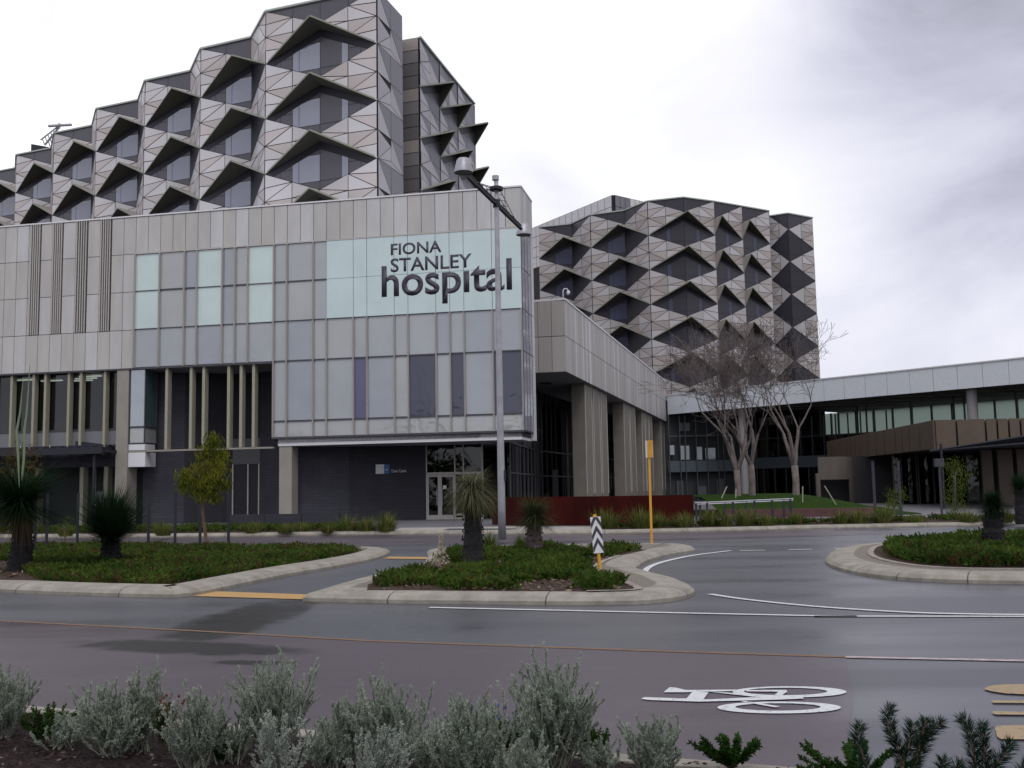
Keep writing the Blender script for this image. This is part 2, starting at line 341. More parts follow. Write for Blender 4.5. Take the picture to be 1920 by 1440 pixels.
M['charred'] = mat('charred_trunk', (.007, .006, .008), .9, var=.5, scale=12, bump=1.0, bscale=18)
M['trunk_grey'] = mat('grey_trunk', (.085, .065, .065), .9, var=.4, scale=10, bump=1.0, bscale=16, stretch=(1, 1, 3))
M['gt_dark'] = leafmat('grass_tree_dark', (.006, .018, .009), (.018, .045, .016))
M['gt_pale'] = leafmat('grass_tree_pale', (.085, .095, .045), (.20, .19, .12))
M['gt_olive'] = leafmat('grass_tree_olive', (.035, .05, .02), (.11, .10, .05))
M['gt_skirt'] = leafmat('grass_tree_skirt', (.10, .075, .03), (.16, .11, .05))
M['cover'] = leafmat('groundcover', (.022, .048, .007), (.075, .120, .020))
M['cover_r'] = leafmat('groundcover_russet', (.045, .035, .014), (.085, .062, .026))
M['silver'] = leafmat('silver_leaf', (.20, .245, .19), (.42, .48, .39), scale=5)
M['silver_pale'] = leafmat('silver_leaf_pale', (.28, .32, .28), (.50, .54, .48), scale=5)
M['silver_stem'] = mat('silver_stem', (.16, .165, .135), .9)
M['green'] = leafmat('green_leaf', (.012, .035, .006), (.035, .085, .012), scale=4)
M['gum'] = leafmat('gum_leaf', (.035, .06, .006), (.17, .17, .018), scale=2.5)
M['clump'] = leafmat('clump_green', (.045, .075, .012), (.13, .17, .035))
M['clump_y'] = leafmat('clump_straw', (.14, .12, .045), (.24, .20, .10))
M['needle'] = leafmat('needle_leaf', (.006, .022, .012), (.018, .055, .025), scale=6)
M['russet'] = leafmat('russet_leaf', (.08, .04, .012), (.10, .09, .02))
M['flower'] = mat('flower_red', (.10, .025, .015), .8); M['blueflower'] = mat('flower_blue', (.03, .05, .35), .6)
M['cream_fl'] = leafmat('pale_dry_leaf', (.40, .36, .27), (.55, .50, .40))

# ------------------------------------------------------------------ ground
def zg(x, y):
    """height of the forecourt behind the far kerb: falls gently to the building"""
    t = max(0, min(1, (y - 42) / 22.0)); return .13 - .28 * t
mb = MB(); mb.box(-900, 900, -300, 1500, -1.0, -.30); tag(mb.build('ground', M['ground']), kind='structure')
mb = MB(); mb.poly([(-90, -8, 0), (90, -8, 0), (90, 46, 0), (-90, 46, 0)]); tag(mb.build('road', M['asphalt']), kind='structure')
def ribbon(pts, width, z, name, m, parent=None):
    mb = MB(); P = [Vector(p[:2]) for p in pts]; Ls = []; Rs = []
    for i, p in enumerate(P):
        d = (P[min(i + 1, len(P) - 1)] - P[max(i - 1, 0)]).normalized(); n = Vector((-d.y, d.x)) * width / 2
        Ls.append(p + n); Rs.append(p - n)
    for i in range(len(P) - 1):
        mb.poly([(*Rs[i], z), (*Rs[i + 1], z), (*Ls[i + 1], z), (*Ls[i], z)])
    LZ[0] += .0006
    return mb.build(name, m, parent)
LZ = [0.0]
def smooth(pts, n=6, closed=False):
    P = [Vector(p[:2]) for p in pts]; out = []
    N_ = len(P); rng = range(N_ if closed else N_ - 1)
    for i in rng:
        if closed: p0, p1, p2, p3 = P[i - 1], P[i], P[(i + 1) % N_], P[(i + 2) % N_]
        else: p0, p1, p2, p3 = P[max(i - 1, 0)], P[i], P[i + 1], P[min(i + 2, N_ - 1)]
        for k in range(n):
            t = k / n
            out.append(.5 * ((2 * p1) + (-p0 + p2) * t + (2 * p0 - 5 * p1 + 4 * p2 - p3) * t * t + (-p0 + 3 * p1 - 3 * p2 + p3) * t ** 3))
    if not closed: out.append(P[-1])
    return out
# near red bicycle lane, its edge line
ye = [G(0, 1165), G(350, 1183), G(700, 1203), G(1240, 1222), G(1585, 1233)]
yd = (ye[-1] - ye[0]).normalized(); yl = ye[0] - yd * 22
nk = [Vector((-3.25, 7.70, 0)), Vector((-1.95, 7.13, 0)), Vector((.6, 6.16, 0)), Vector((1.37, 5.86, 0))]
nkd = (nk[-1] - nk[0]).normalized()
nk_line = [nk[0] - nkd * 26, nk[0], nk[1], nk[2], nk[3], nk[3] + nkd * 24]
mb = MB()
mb.poly([(*p.xy, .004) for p in [yl] + ye + [G(1600, 1300), G(1590, 1400), nk[3] + nkd * .4 + Vector((0, -.3, 0)), nk[0] - nkd * 26 + Vector((0, -.3, 0))]])
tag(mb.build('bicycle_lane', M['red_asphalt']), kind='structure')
tag(ribbon([yl] + ye, .085, .008, 'road_marking', M['yellow_faded']), kind='structure')
tag(ribbon([ye[-1], ye[-1] + (G(1920, 1240) - ye[-1]).normalized() * 30], .10, .008, 'road_marking', M['pale_faded']), kind='structure')
# far red lane and its boundary
mb = MB(); fr = [Vector((-60, 52)), Vector((-21.4, 43.3)), Vector((-14, 40.9)), Vector((-4.5, 39.5)), Vector((2.5, 37.2)), Vector((6.4, 37.3)), Vector((12.5, 38.4))]
fl = [Vector((-60, 40.5)), Vector((-21.4, 34.6)), Vector((-14, 33.6)), Vector((-4.5, 31.8)), Vector((2.5, 31.5)), Vector((6.4, 31.9)), Vector((12.5, 33.5))]
for i in range(6): mb.poly([(*fl[i], .004), (*fl[i + 1], .004), (*fr[i + 1], .004), (*fr[i], .004)])
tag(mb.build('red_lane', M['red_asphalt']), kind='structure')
# white markings
def mark(pts, wd, m='white'): return tag(ribbon(pts, wd, .009 + LZ[0], 'road_marking', M[m]), kind='structure')
wl = [G(805, 1140), G(1350, 1152), G(1600, 1156.5), G(1920, 1157)]
mark(smooth(wl + [wl[-1] + (wl[-1] - wl[-2]).normalized() * 25]), .10)
mark(smooth([(5.44, 26.26), (4.23, 24.72), (3.18, 22.67), (2.62, 20.86), (2.46, 19.37), (2.56, 18.2)]), .13)
mark(smooth([(2.95, 15.9), (3.32, 15.08), (4.0, 14.1), (4.89, 13.32), (5.6, 13.0), (6.6, 12.75)]), .11)
for a, b in (((5.65, 26.2), (6.27, 26.15)), ((6.87, 26.2), (7.47, 26.17)), ((8.08, 26.3), (8.66, 26.3))): mark([a, b], .14)
def pxpoly(pts, z=.010):
    mb = MB(); mb.poly([tuple(G(x, y).xy) + (z,) for x, y in pts]); return mb
for q in ([(361, 1118.6), (401, 1109.5), (585, 1116), (568.7, 1124.8)], [(719, 1048), (731, 1044.4), (806, 1045), (802, 1049)]):
    tag(pxpoly(q).build('road_marking', M['yellow']), kind='structure')
# bicycle symbol
z7 = lambda x, y: (1240 + x / 2.8235, 960 + y / 2.8235)
mb = MB()
def ring(cx, cy, a, b, ix, iy, ia, ib, n=40):
    o = [G(cx + a * math.cos(t), cy + b * math.sin(t)) for t in [2 * math.pi * k / n for k in range(n)]]
    i = [G(ix + ia * math.cos(t), iy + ib * math.sin(t)) for t in [2 * math.pi * k / n for k in range(n)]]
    for k in range(n):
        j = (k + 1) % n; mb.poly([(*o[k].xy, .010), (*o[j].xy, .010), (*i[j].xy, .010), (*i[k].xy, .010)])
ring(1480.5, 1299.5, 107, 10.5, 1473, 1298.8, 78, 7)
ring(1461, 1329, 116, 11.2, 1459, 1328, 80, 7)
for q in ([(-108, 996), (-88, 988), (250, 1000), (560, 985), (745, 986), (755, 996), (600, 1002), (200, 1012), (-70, 1003)],
          [(12, 962), (45, 935), (80, 938), (130, 950), (395, 948), (395, 955), (120, 962)],
          [(165, 958), (250, 963), (220, 1004), (130, 1000)],
          [(250, 958), (330, 962), (620, 990), (560, 994)],
          [(450, 950), (660, 950), (668, 958), (640, 978), (715, 988), (690, 996), (590, 985), (620, 959), (450, 957)],
          [(420, 1010), (440, 1008), (632, 1038), (600, 1042)]):
    mb.poly([tuple(G(*z7(*p)).xy) + (.0112 + .0008 * len(mb.f) / 90,) for p in q])
tag(mb.build('bicycle_marking', M['white']), kind='structure')
z8 = lambda x, y: (1500 + x / 4.571, 1200 + y / 4.571)
for q in ([(1575, 430), (1610, 408), (1700, 393), (1920, 388), (2300, 395), (2500, 430), (2300, 465), (1920, 476), (1760, 468), (1640, 450)],
          [(1640, 535), (1655, 527), (2500, 537), (2500, 556), (1660, 549)], [(1640, 632), (1660, 622), (2500, 634), (2500, 660), (1680, 650)],
          [(1672, 765), (1690, 745), (2500, 738), (2500, 870), (1720, 862), (1690, 840)]):
    tag(pxpoly([z8(*p) for p in q]).build('road_marking', M['yellow_old']), kind='structure')

# kerbs ---------------------------------------------------------------
PROF = [(0, -.02), (0, .055), (.07, .115), (.22, .150), (.36, .160), (.58, .160), (.60, .10)]
def kerb(path, inward, name='kerb', closed=False, jstep=2.4, prof=PROF, zf=None):
    """inward = +1: profile grows to the left of the walking direction"""
    P = [Vector(p[:2]) for p in path]
    # resample with joints
    pts = []; acc = 0; nxt = jstep * .6
    n = len(P); segs = n if closed else n - 1
    for i in range(segs):
        a, b = P[i], P[(i + 1) % n]; l = (b - a).length
        pts.append((a, 0)); t = 0
        while acc + l - t > nxt and l > 0:
            s = nxt - acc
            if s < .02 or s > l - .03: break
            pts.append((a.lerp(b, s / l), 1)); pts.append((a.lerp(b, min(1, (s + .022) / l)), 0)); nxt += jstep
        acc += l
        if nxt < acc: nxt = acc + jstep * .3
    if not closed: pts.append((P[-1], 0))
    Q = [p for p, _ in pts]; m_ = len(Q); mb = MB(); rows = []
    for i, p in enumerate(Q):
        a = Q[i - 1] if (closed or i > 0) else Q[i]; b = Q[(i + 1) % m_] if (closed or i < m_ - 1) else Q[i]
        k = 1
        while (p - a).length < .05 and k < 4 and (closed or i - k - 1 >= 0): k += 1; a = Q[i - k]
        k = 1
        while (b - p).length < .05 and k < 4 and (closed or i + k + 1 < m_): k += 1; b = Q[(i + k) % m_]
        d1 = (p - a).normalized() if (p - a).length > 1e-4 else (b - p).normalized()
        d2 = (b - p).normalized() if (b - p).length > 1e-4 else d1
        n1_ = Vector((-d1.y, d1.x)); n2_ = Vector((-d2.y, d2.x)); nn = (n1_ + n2_)
        nn = nn.normalized() if nn.length > .1 else n1_
        c = max(.55, nn.dot(n1_)); nn = nn / c * inward
        zb = zf(p.x, p.y) if zf else 0
        i0 = len(mb.v)
        for (o, z) in prof:
            q = p + nn * o; mb.v.append((q.x, q.y, z + zb))
        rows.append(i0)
    K = len(prof)
    for i in range(m_ if closed else m_ - 1):
        r0, r1 = rows[i], rows[(i + 1) % m_]
        for k in range(K - 1):
            f = (r0 + k, r1 + k, r1 + k + 1, r0 + k + 1)
            mb.f.append(f if inward > 0 else f[::-1]); mb.m.append(1 if pts[i][1] else 0)
    o = mb.build(name, [M['kerb'], M['joint']]); tag(o, kind='structure'); return o
def fill(path, z, name, m, kind='structure'):
    mb = MB(); mb.poly([(p[0], p[1], z) for p in path]); o = mb.build(name, m)
    bm = bmesh.new(); bm.from_mesh(o.data); bmesh.ops.triangulate(bm, faces=bm.faces)
    for f in bm.faces:
        if f.normal.z < 0: f.normal_flip()
    bm.to_mesh(o.data); bm.free(); return tag(o, kind=kind)
def inset(path, d):
    P = [Vector(p[:2]) for p in path]; n = len(P)
    area = sum(P[i].x * P[(i + 1) % n].y - P[(i + 1) % n].x * P[i].y for i in range(n)); sg = 1 if area > 0 else -1
    out = []
    for i in range(n):
        d1 = (P[i] - P[i - 1]).normalized(); d2 = (P[(i + 1) % n] - P[i]).normalized()
        nn = Vector((-d1.y - d2.y, d1.x + d2.x)); nn = nn.normalized() * sg if nn.length > .1 else Vector((-d1.y, d1.x)) * sg
        out.append(P[i] + nn * d / max(.6, nn.dot(Vector((-d1.y, d1.x)) * sg)))
    return out
# left island (counter-clockwise)
LI = [(-60, 44.0), (-60, 41.2), (-26, 24.6), (-15.5, 20.6), (-9.1, 18.42), (-7.36, 17.55), (-5.55, 16.85), (-5.22, 17.3), (-4.92, 18.84), (-4.45, 21.06), (-3.86, 22.98), (-3.41, 25.06), (-3.30, 27.0), (-3.42, 28.1), (-3.9, 28.75), (-5.2, 29.3), (-9, 31.0), (-13, 33.0), (-22, 35.5)]
LI2 = LI[:5] + smooth(LI[4:7], 4)[1:] + smooth(LI[6:15], 4)[1:] + LI[15:]
kerb(LI2, 1, closed=True); fill(inset(LI2, .5), .10, 'planting_bed', M['soil'])
CI = [(-3.26, 15.99), (-1.71, 15.41), (0.7, 14.81), (1.68, 14.75), (2.15, 14.97), (2.49, 15.34), (2.7, 15.86), (2.78, 16.4), (2.75, 17.0), (2.70, 17.79), (2.55, 18.58), (2.43, 19.43), (2.33, 20.1), (2.41, 20.8), (2.65, 21.92), (2.96, 23.0), (3.42, 24.17), (3.94, 25.16), (4.43, 25.95), (4.58, 26.6), (4.5, 27.3), (4.2, 27.75), (3.13, 28.0), (1.0, 28.3), (-1.6, 28.0), (-2.3, 27.2), (-2.12, 25.4), (-1.98, 22.22), (-2.32, 21.04), (-2.82, 18.75), (-3.02, 17.65)]
CI2 = CI[:3] + smooth(CI[2:22], 3)[1:] + CI[22:]
kerb(CI2, 1, closed=True); fill(inset(CI2, .45), .157, 'footpath', M['expo'])
bedpx = [(688, 1106), (900, 1108), (1100, 1109), (1170, 1107.5), (1197.8, 1104), (1173.7, 1092), (1150, 1084), (1128.5, 1076.7), (1114.7, 1068), (1130, 1053), (1162, 1041.7), (1213, 1031), (1182, 1029.5), (1000, 1027.5), (840, 1031), (812, 1050), (764, 1070), (690, 1096)]
CB = [G(x, y, .16) for x, y in bedpx]
CBs = smooth(CB[3:11], 4); CBp = [Vector(c[:2]) for c in CB[:3]] + CBs + [Vector(c[:2]) for c in CB[11:]]
fill(CBp, .163, 'planting_bed', M['soil'])
tag(ribbon(CBp[2:3 + len(CBs)], .13, .172, 'kerb_edging', M['kerb']), kind='structure')
RI = [(24, 27.5), (18, 27.9), (14, 27.9), (11.6, 27.5), (9.9, 26.85), (8.61, 26.0), (7.93, 25.21), (7.37, 24.2), (6.63, 22.27), (6.25, 20.75), (6.14, 19.37), (6.25, 18.33), (6.6, 17.51), (7.25, 16.95), (8.09, 16.6), (10, 16.1), (14, 15.2), (24, 13.4)]
RI2 = RI[:1] + smooth(RI[1:17], 4) + RI[17:]
kerb(RI2, 1, closed=True, jstep=1.2); fill(inset(RI2, .5), .157, 'footpath', M['expo'])
RB = inset(RI2, .98); fill(RB, .166, 'planting_bed', M['soil'])
kerb(inset(RI2, .86), 1, name='kerb_edging', closed=True, jstep=50, prof=[(0, .15), (0, .18), (.12, .18), (.12, .15)])
# far kerb and forecourt
FK = [(-90, 58), (-60, 51), (-30, 45.0), (-21.43, 43.26), (-13.95, 40.86), (-4.55, 39.41), (-1.5, 38.2), (2.53, 36.9), (6.38, 37.12), (12.47, 38.0), (18.58, 37.92), (26, 38.2), (60, 40), (90, 44)]
FKs = FK[:3] + smooth(FK[2:12], 4)[1:] + FK[12:]
kerb(FKs, 1, jstep=3.0, prof=[(0, -.02), (0, .05), (.06, .11), (.16, .14), (.42, .145), (.44, .10)])
mb = MB(); nx = len(FKs); rows = []
ysteps = [0, .06, .15, .3, .5, .75, 1.0]
for i, p in enumerate(FKs):
    i0 = len(mb.v)
    for t in ysteps:
        y = p[1] + .36 + (125 - p[1]) * t; mb.v.append((p[0], y, zg(p[0], y) + (.0 if t > 0 else .005)))
    rows.append(i0)
for i in range(nx - 1):
    for k in range(len(ysteps) - 1):
        mb.f.append((rows[i] + k, rows[i + 1] + k, rows[i + 1] + k + 1, rows[i] + k + 1)); mb.m.append(0)
tag(mb.build('forecourt_paving', M['paving']), kind='structure')
def bandpoly(pts, name, m, dz):
    mb = MB(); mb.poly([(p[0], p[1], zg(p[0], p[1]) + dz) for p in pts])
    o = mb.build(name, m)
    bm = bmesh.new(); bm.from_mesh(o.data); bmesh.ops.triangulate(bm, faces=bm.faces)
    for f in bm.faces:
        if f.normal.z < 0: f.normal_flip()
    bm.to_mesh(o.data); bm.free(); return tag(o, kind='structure')
# concrete crossing by the door, dark tactile plate, beds
bandpoly([(-4.6, 39.9), (-1.4, 38.7), (2.4, 37.4), (3.2, 37.5), (3.0, 40.6), (0, 42.4), (-4.8, 43.6)], 'footpath', M['footpath'], .006)
bandpoly([(-2.75, 39.6), (-.2, 38.9), (.1, 40.0), (-2.6, 41.2)], 'tactile_plate', M['transom'], .012)
bandpoly([(-60, 51.6), (-30, 45.6), (-21.4, 43.9), (-14, 41.5), (-5.0, 40.1), (-5.2, 45.0), (-14, 47.2), (-30, 51.5), (-60, 58)], 'planting_bed', M['soil'], .02)
bandpoly([(3.4, 37.6), (6.4, 37.75), (12.5, 38.6), (18.6, 38.5), (30, 39.2), (60, 41), (60, 44.5), (30, 42.6), (12, 41.6), (7.4, 40.4), (3.6, 40.4)], 'planting_bed', M['soil'], .02)
# near verge with the camera's kerb
kerb(nk_line[::-1], 1, jstep=3.0, prof=[(0, -.02), (0, .05), (.05, .12), (.15, .15), (.30, .15), (.31, .1)])
mb = MB(); rr_ = []
for i, p in enumerate(nk_line):
    q = Vector(p[:2]); nrm = Vector((nkd.y, -nkd.x)); i0 = len(mb.v)
    for t in (.3, .9, 2.0, 4.5, 12): 
        s_ = q + nrm * t; mb.v.append((s_.x, s_.y, .14 if t < .5 else .17))
    rr_.append(i0)
for i in range(len(nk_line) - 1):
    for k in range(4): mb.f.append((rr_[i] + k, rr_[i] + k + 1, rr_[i + 1] + k + 1, rr_[i + 1] + k)); mb.m.append(0)
tag(mb.build('mulch_verge', M['mulch']), kind='structure')

exec_parts = []
# ------------------------------------------------------------------ facade frame of the low hospital building
FO = Vector((.66, 58.2)); FU = Vector((-1, .2075)).normalized(); FN = Vector((-FU.y, FU.x))
def fp(s, n, z): p = FO + FU * s + FN * n; return (p.x, p.y, z)
def fbox(mb, s0, s1, n0, n1, z0, z1, mi=0):
    """n0 = back, n1 = front"""
    mb.box8([fp(s1, n1, z0), fp(s0, n1, z0), fp(s0, n0, z0), fp(s1, n0, z0), fp(s1, n1, z1), fp(s0, n1, z1), fp(s0, n0, z1), fp(s1, n0, z1)], mi)
K = .845
def ks(k): return .05 + K * k
POD = thing('hospital_building', 'low beige panelled hospital building with the hospital name on its pale green glass corner', 'building', fp(12, -6, 0))
# core
mb = MB()
fbox(mb, 15.3, 47, -16, -.12, 9.60, 18.9); fbox(mb, 2.6, 15.3, -16, -.12, 4.60, 18.9); fbox(mb, .15, 2.6, -3.2, -.12, 4.60, 18.9)
mb.build('wall', M['black'], POD)
mb = MB(); g = .018
rnd = random.Random(3)
def panel(s0, s1, z0, z1, n0=-.12, n1=0.0): fbox(mb, s0 + g, s1 - g, n0, n1, z0 + g, z1 - g, rnd.choice((0, 0, 1, 1, 2, 3, 3)))
slots = [(31.27, 32.02), (29.69, 30.42), (27.93, 28.75), (26.26, 27.03)]
lk = 29
for k in range(0, 56): 
    s0, s1 = ks(k) if k else 0.0, ks(k + 1)
    if k < 29: panel(s0, s1, 16.74, 19.06)
    else:
        panel(s0, s1, 9.5, 11.9)
        if s1 < 32.2 and s0 > 25.6: continue
        if s0 > 32: panel(s0, s1, 11.9, 14.3); panel(s0, s1, 14.3, 16.7); panel(s0, s1, 16.7, 19.06)
edges = [24.55, 25.40, 26.26]
def cols(a, b):
    panel(a, b, 11.9, 14.3); panel(a, b, 14.3, 16.7); panel(a, b, 16.7, 19.06)
cols(24.555, 25.40); cols(25.40, 26.24); cols(27.05, 27.92); cols(28.77, 29.68); cols(30.44, 31.26); cols(32.03, ks(38) if ks(38) > 32.1 else ks(39))
mb.build('concrete_panel', M['conc'], POD)
mb = MB(); fbox(mb, -.09, 2.6, -3.4, .05, 19.07, 19.16); fbox(mb, 2.6, 47, -16.1, .05, 19.07, 19.16); mb.build('parapet', M['whiteedge'], POD)
for a, b in slots:
    mb = MB(); fbox(mb, a, b, -.119, -.05, 11.92, 19.05, 1)
    nb = 5
    for i in range(nb):
        c = a + (b - a) * (i + .7) / nb; fbox(mb, c - .03, c + .03, -.05, .04, 11.92, 19.06, 0)
    fbox(mb, b - .05, b, -.05, .03, 11.92, 19.05, 2)
    mb.build('louvre', [M['frame'], M['black'], M['cream']], POD)
# glazing ------------------------------------------------------------
Z1K = [0, 2, 4, 5, 6, 8, 9, 11, 12, 14, 15, 17, 18]
Z2K = [18, 20, 21, 22, 24, 25, 27, 29]
def pane(s0, s1, z0, z1, m, name='window_pane', n=-.03):
    mb = MB(); fbox(mb, s0, s1, n - .05, n, z0, z1); return mb.build(name, m, POD)
rg = random.Random(5)
rowsA = [(4.98, 5.86), (5.96, 9.48), (9.56, 11.92)]
for a, b in zip(Z1K[:-1], Z1K[1:]):
    s0, s1 = ks(a) if a else .02, ks(b)
    for ri, (z0, z1) in enumerate(rowsA):
        m = rg.choice(M['frost'])
        if ri == 0: m = M['frost'][1]
        if ri == 1 and (a, b) in ((0, 2), (4, 5), (6, 8)): m = M['navy']
        if ri == 1 and (a, b) == (11, 12): m = M['indigo']
        pane(s0 + .02, s1 - .02, z0, z1, m)
    if b > 14:
        pane(s0 + .02, s1 - .02, 11.98, 14.30, rg.choice(M['frost'])); pane(s0 + .02, s1 - .02, 14.38, 16.64, rg.choice(M['frost']))
for a, b in zip(Z2K[:-1], Z2K[1:]):
    s0, s1 = ks(a), ks(b); mint = (a, b) in ((18, 20), (22, 24), (27, 29))
    pane(s0 + .02, s1 - .02, 9.56, 11.90, rg.choice(M['frost']))
    pane(s0 + .02, s1 - .02, 11.96, 14.31, M['mint'] if mint else rg.choice(M['frost'])); pane(s0 + .02, s1 - .02, 14.35, 16.64, M['mint'] if mint else rg.choice(M['frost']))
# sign on the glass
SG = MB()
sk = [0, 2, 4, 5, 6, 8, 9, 11, 12, 14]
for a, b in zip(sk[:-1], sk[1:]):
    s0, s1 = (ks(a) if a else .0), ks(b)
    for z0, z1 in ((11.96, 14.33), (14.35, 16.68)): fbox(SG, s0 + .014, s1 - .014, -.08, .035, z0, z1)
sign = SG.build('sign_panel', M['signglass'], POD); sign['label'] = 'pale green glass sign carrying the hospital name'
def word(txt, s_left, s_right, z0, z1, parent, m, n=.045, weight=0.0, th=.012, base='bbox', name='lettering', frame=None):
    cu = bpy.data.curves.new('t', 'FONT'); cu.body = txt; cu.size = 1; cu.offset = weight; cu.resolution_u = 4; cu.fill_mode = 'FRONT'
    to = bpy.data.objects.new('t', cu); COL.objects.link(to); bpy.context.view_layer.update()
    me = bpy.data.meshes.new_from_object(to.evaluated_get(bpy.context.evaluated_depsgraph_get()))
    bpy.data.objects.remove(to); bpy.data.curves.remove(cu)
    xs = [v.co.x for v in me.vertices]; ys = [v.co.y for v in me.vertices]
    x0, x1, y0, y1 = min(xs), max(xs), min(ys), max(ys)
    bm = bmesh.new(); bm.from_mesh(me)
    r = parent
    while r.parent: r = r.parent
    off = BASE[r.name]; fr_ = frame or fp
    for v in bm.verts:
        u = (v.co.x - x0) / (x1 - x0); t = (v.co.y - y0) / (y1 - y0)
        v.co = Vector(fr_(s_left + (s_right - s_left) * u, n, z0 + (z1 - z0) * t)) - off
    geo = bmesh.ops.extrude_face_region(bm, geom=bm.faces[:])
    dn = (Vector(fr_(0, th, 0)) - Vector(fr_(0, 0, 0)))
    bmesh.ops.translate(bm, verts=[v for v in geo['geom'] if isinstance(v, bmesh.types.BMVert)], vec=-dn * 1.0)
    bmesh.ops.recalc_face_normals(bm, faces=bm.faces)
    bm.to_mesh(me); bm.free(); me.materials.clear(); me.materials.append(m)
    o = bpy.data.objects.new(name, me); COL.objects.link(o); o.parent = parent; return o
word('FIONA', 7.84, 4.74, 15.52, 16.22, sign, M['letter'], weight=.016)
word('STANLEY', 7.86, 2.92, 14.50, 15.33, sign, M['letter'], weight=.015)
word('hosp\u0131tal', 8.42, .56, 12.46, 14.90, sign, M['letter'], weight=.017)
# mullions and transoms
def mull(s, z0, z1, wd=.07, n1=.13):
    mb = MB(); fbox(mb, s - wd / 2, s - wd / 2 + .022, -.05, n1, z0, z1); fbox(mb, s + wd / 2 - .022, s + wd / 2, -.05, n1, z0, z1); fbox(mb, s - wd / 2 + .022, s + wd / 2 - .022, -.05, n1 - .04, z0, z1, 1)
    mb.build('mullion', [M['frame'], M['transom']], POD)
for k in Z1K:
    s = ks(k) if k else .04
    mull(s, 4.95, 11.93)
    if k > 14: mull(s, 11.97, 16.66)
for k in Z2K[1:]: mull(ks(k), 9.50, 16.66)
for (s0, s1, z0, z1, n1) in ((0, 15.26, 11.92, 11.965, .05), (0, 15.26, 9.48, 9.56, .04), (0, 15.26, 5.86, 5.96, .03), (0, 15.3, 4.86, 4.97, .10), (11.9, 15.26, 14.30, 14.38, .03), (15.3, 24.55, 14.31, 14.35, .03), (15.3, 24.55, 11.90, 11.955, .03), (0, 24.55, 16.66, 16.735, .06), (15.3, 47, 9.42, 9.50, .02)):
    mb = MB(); fbox(mb, s0, s1, -.05, n1, z0, z1); mb.build('transom', M['transom'] if z0 != 16.66 else M['frame'], POD)
for z in (14.30,):
    for a in ((16.95, 18.72), (20.34, 22.9)):
        mb = MB(); fbox(mb, a[0], a[1], -.05, .035, z - .02, z + .07); mb.build('transom', M['transom'], POD)
# white slab edge below the glass box, soffits
mb = MB(); fbox(mb, 3.0, 14.95, -11.5, -3.3, 4.44, 4.60, 1); fbox(mb, .22, 14.95, -3.3, -.15, 4.44, 4.60, 1); fbox(mb, .2, 15.0, -.15, -.12, 4.44, 4.86, 0); fbox(mb, .17, .2, -3.3, -.12, 4.44, 4.86, 0); fbox(mb, .2, 15.0, -3.3, -.15, 4.60, 4.86, 0)
mb.build('slab_edge', [M['whiteedge'], M['soffit']], POD)
mb = MB(); fbox(mb, 15.3, 47, -9, -.1, 9.43, 9.60); mb.build('soffit', M['soffit'], POD)
# right flank of the glass box
mb = MB(); r2 = random.Random(9)
for i, (na, nb_) in enumerate(((0, -.75), (-.75, -1.5), (-1.5, -2.25), (-2.25, -3.37))):
    fbox(mb, -.06, .12, nb_ + g, na - g, 16.74, 19.05, r2.choice((0, 1, 2)))
for z0, z1 in ((4.46, 9.5), (9.5, 11.95), (11.95, 16.72)): fbox(mb, -.08, .3, -3.37, -2.72, z0 + g, z1 - g, 2)
mb.build('concrete_panel', M['conc'], POD)
for na, nb_ in ((-.02, -.9), (-.9, -1.8), (-1.8, -2.7)):
    for z0, z1 in ((4.98, 9.48), (9.56, 11.92), (11.98, 14.3), (14.36, 16.66)):
        mb = MB(); fbox(mb, -.02, .1, nb_ + .03, na - .03, z0, z1); mb.build('window_pane', M['mirror'], POD)
mb = MB()
for na in (-.02, -.9, -1.8, -2.7): fbox(mb, -.035, 0, na - .03, na + .03, 4.95, 16.7)
for z in (4.9, 9.5, 11.94, 14.32, 16.68): fbox(mb, -.03, 0, -2.7, 0, z, z + .06)
mb.build('window_frame', M['transom'], POD)
# lower walls -------------------------------------------------------
def fx(px, py, n):
    """s, z where the sight line meets the plane n"""
    d = ray(px, py); o = FO + FN * n; t = (o - Vector((0, 0))).dot(FN) / Vector((d.x, d.y)).dot(FN); p = CAMP + d * t
    return (Vector((p.x, p.y)) - o).dot(FU), p.z
def wallseg(a, b, z0, z1, m, name='wall', th=.3):
    """a, b = (s, n) pairs, thickness away from the viewer"""
    A = fp(a[0], a[1], 0); B = fp(b[0], b[1], 0)
    mb = MB(); mb.slab(A, B, z0, z1, th, side=-1 if a[0] < b[0] else 1); return mb.build(name, m, POD)
sW1 = fx(654, 900, -3.1)[0]; sW2 = fx(799.4, 900, -4.6)[0]
wallseg((14.2, -2.0), (15.6, -1.9), -.6, 4.44, M['charcoal2'])
wallseg((sW1, -3.1), (14.2, -2.0), -.6, 4.44, M['charcoal2'])
wallseg((sW2, -4.6), (sW1, -3.1), -.6, 4.44, M['charcoal'])
# column under the box
mb = MB(); fbox(mb, 14.15, 14.95, -1.1, -.18, -.4, 4.44); mb.build('column', M['column'], POD)
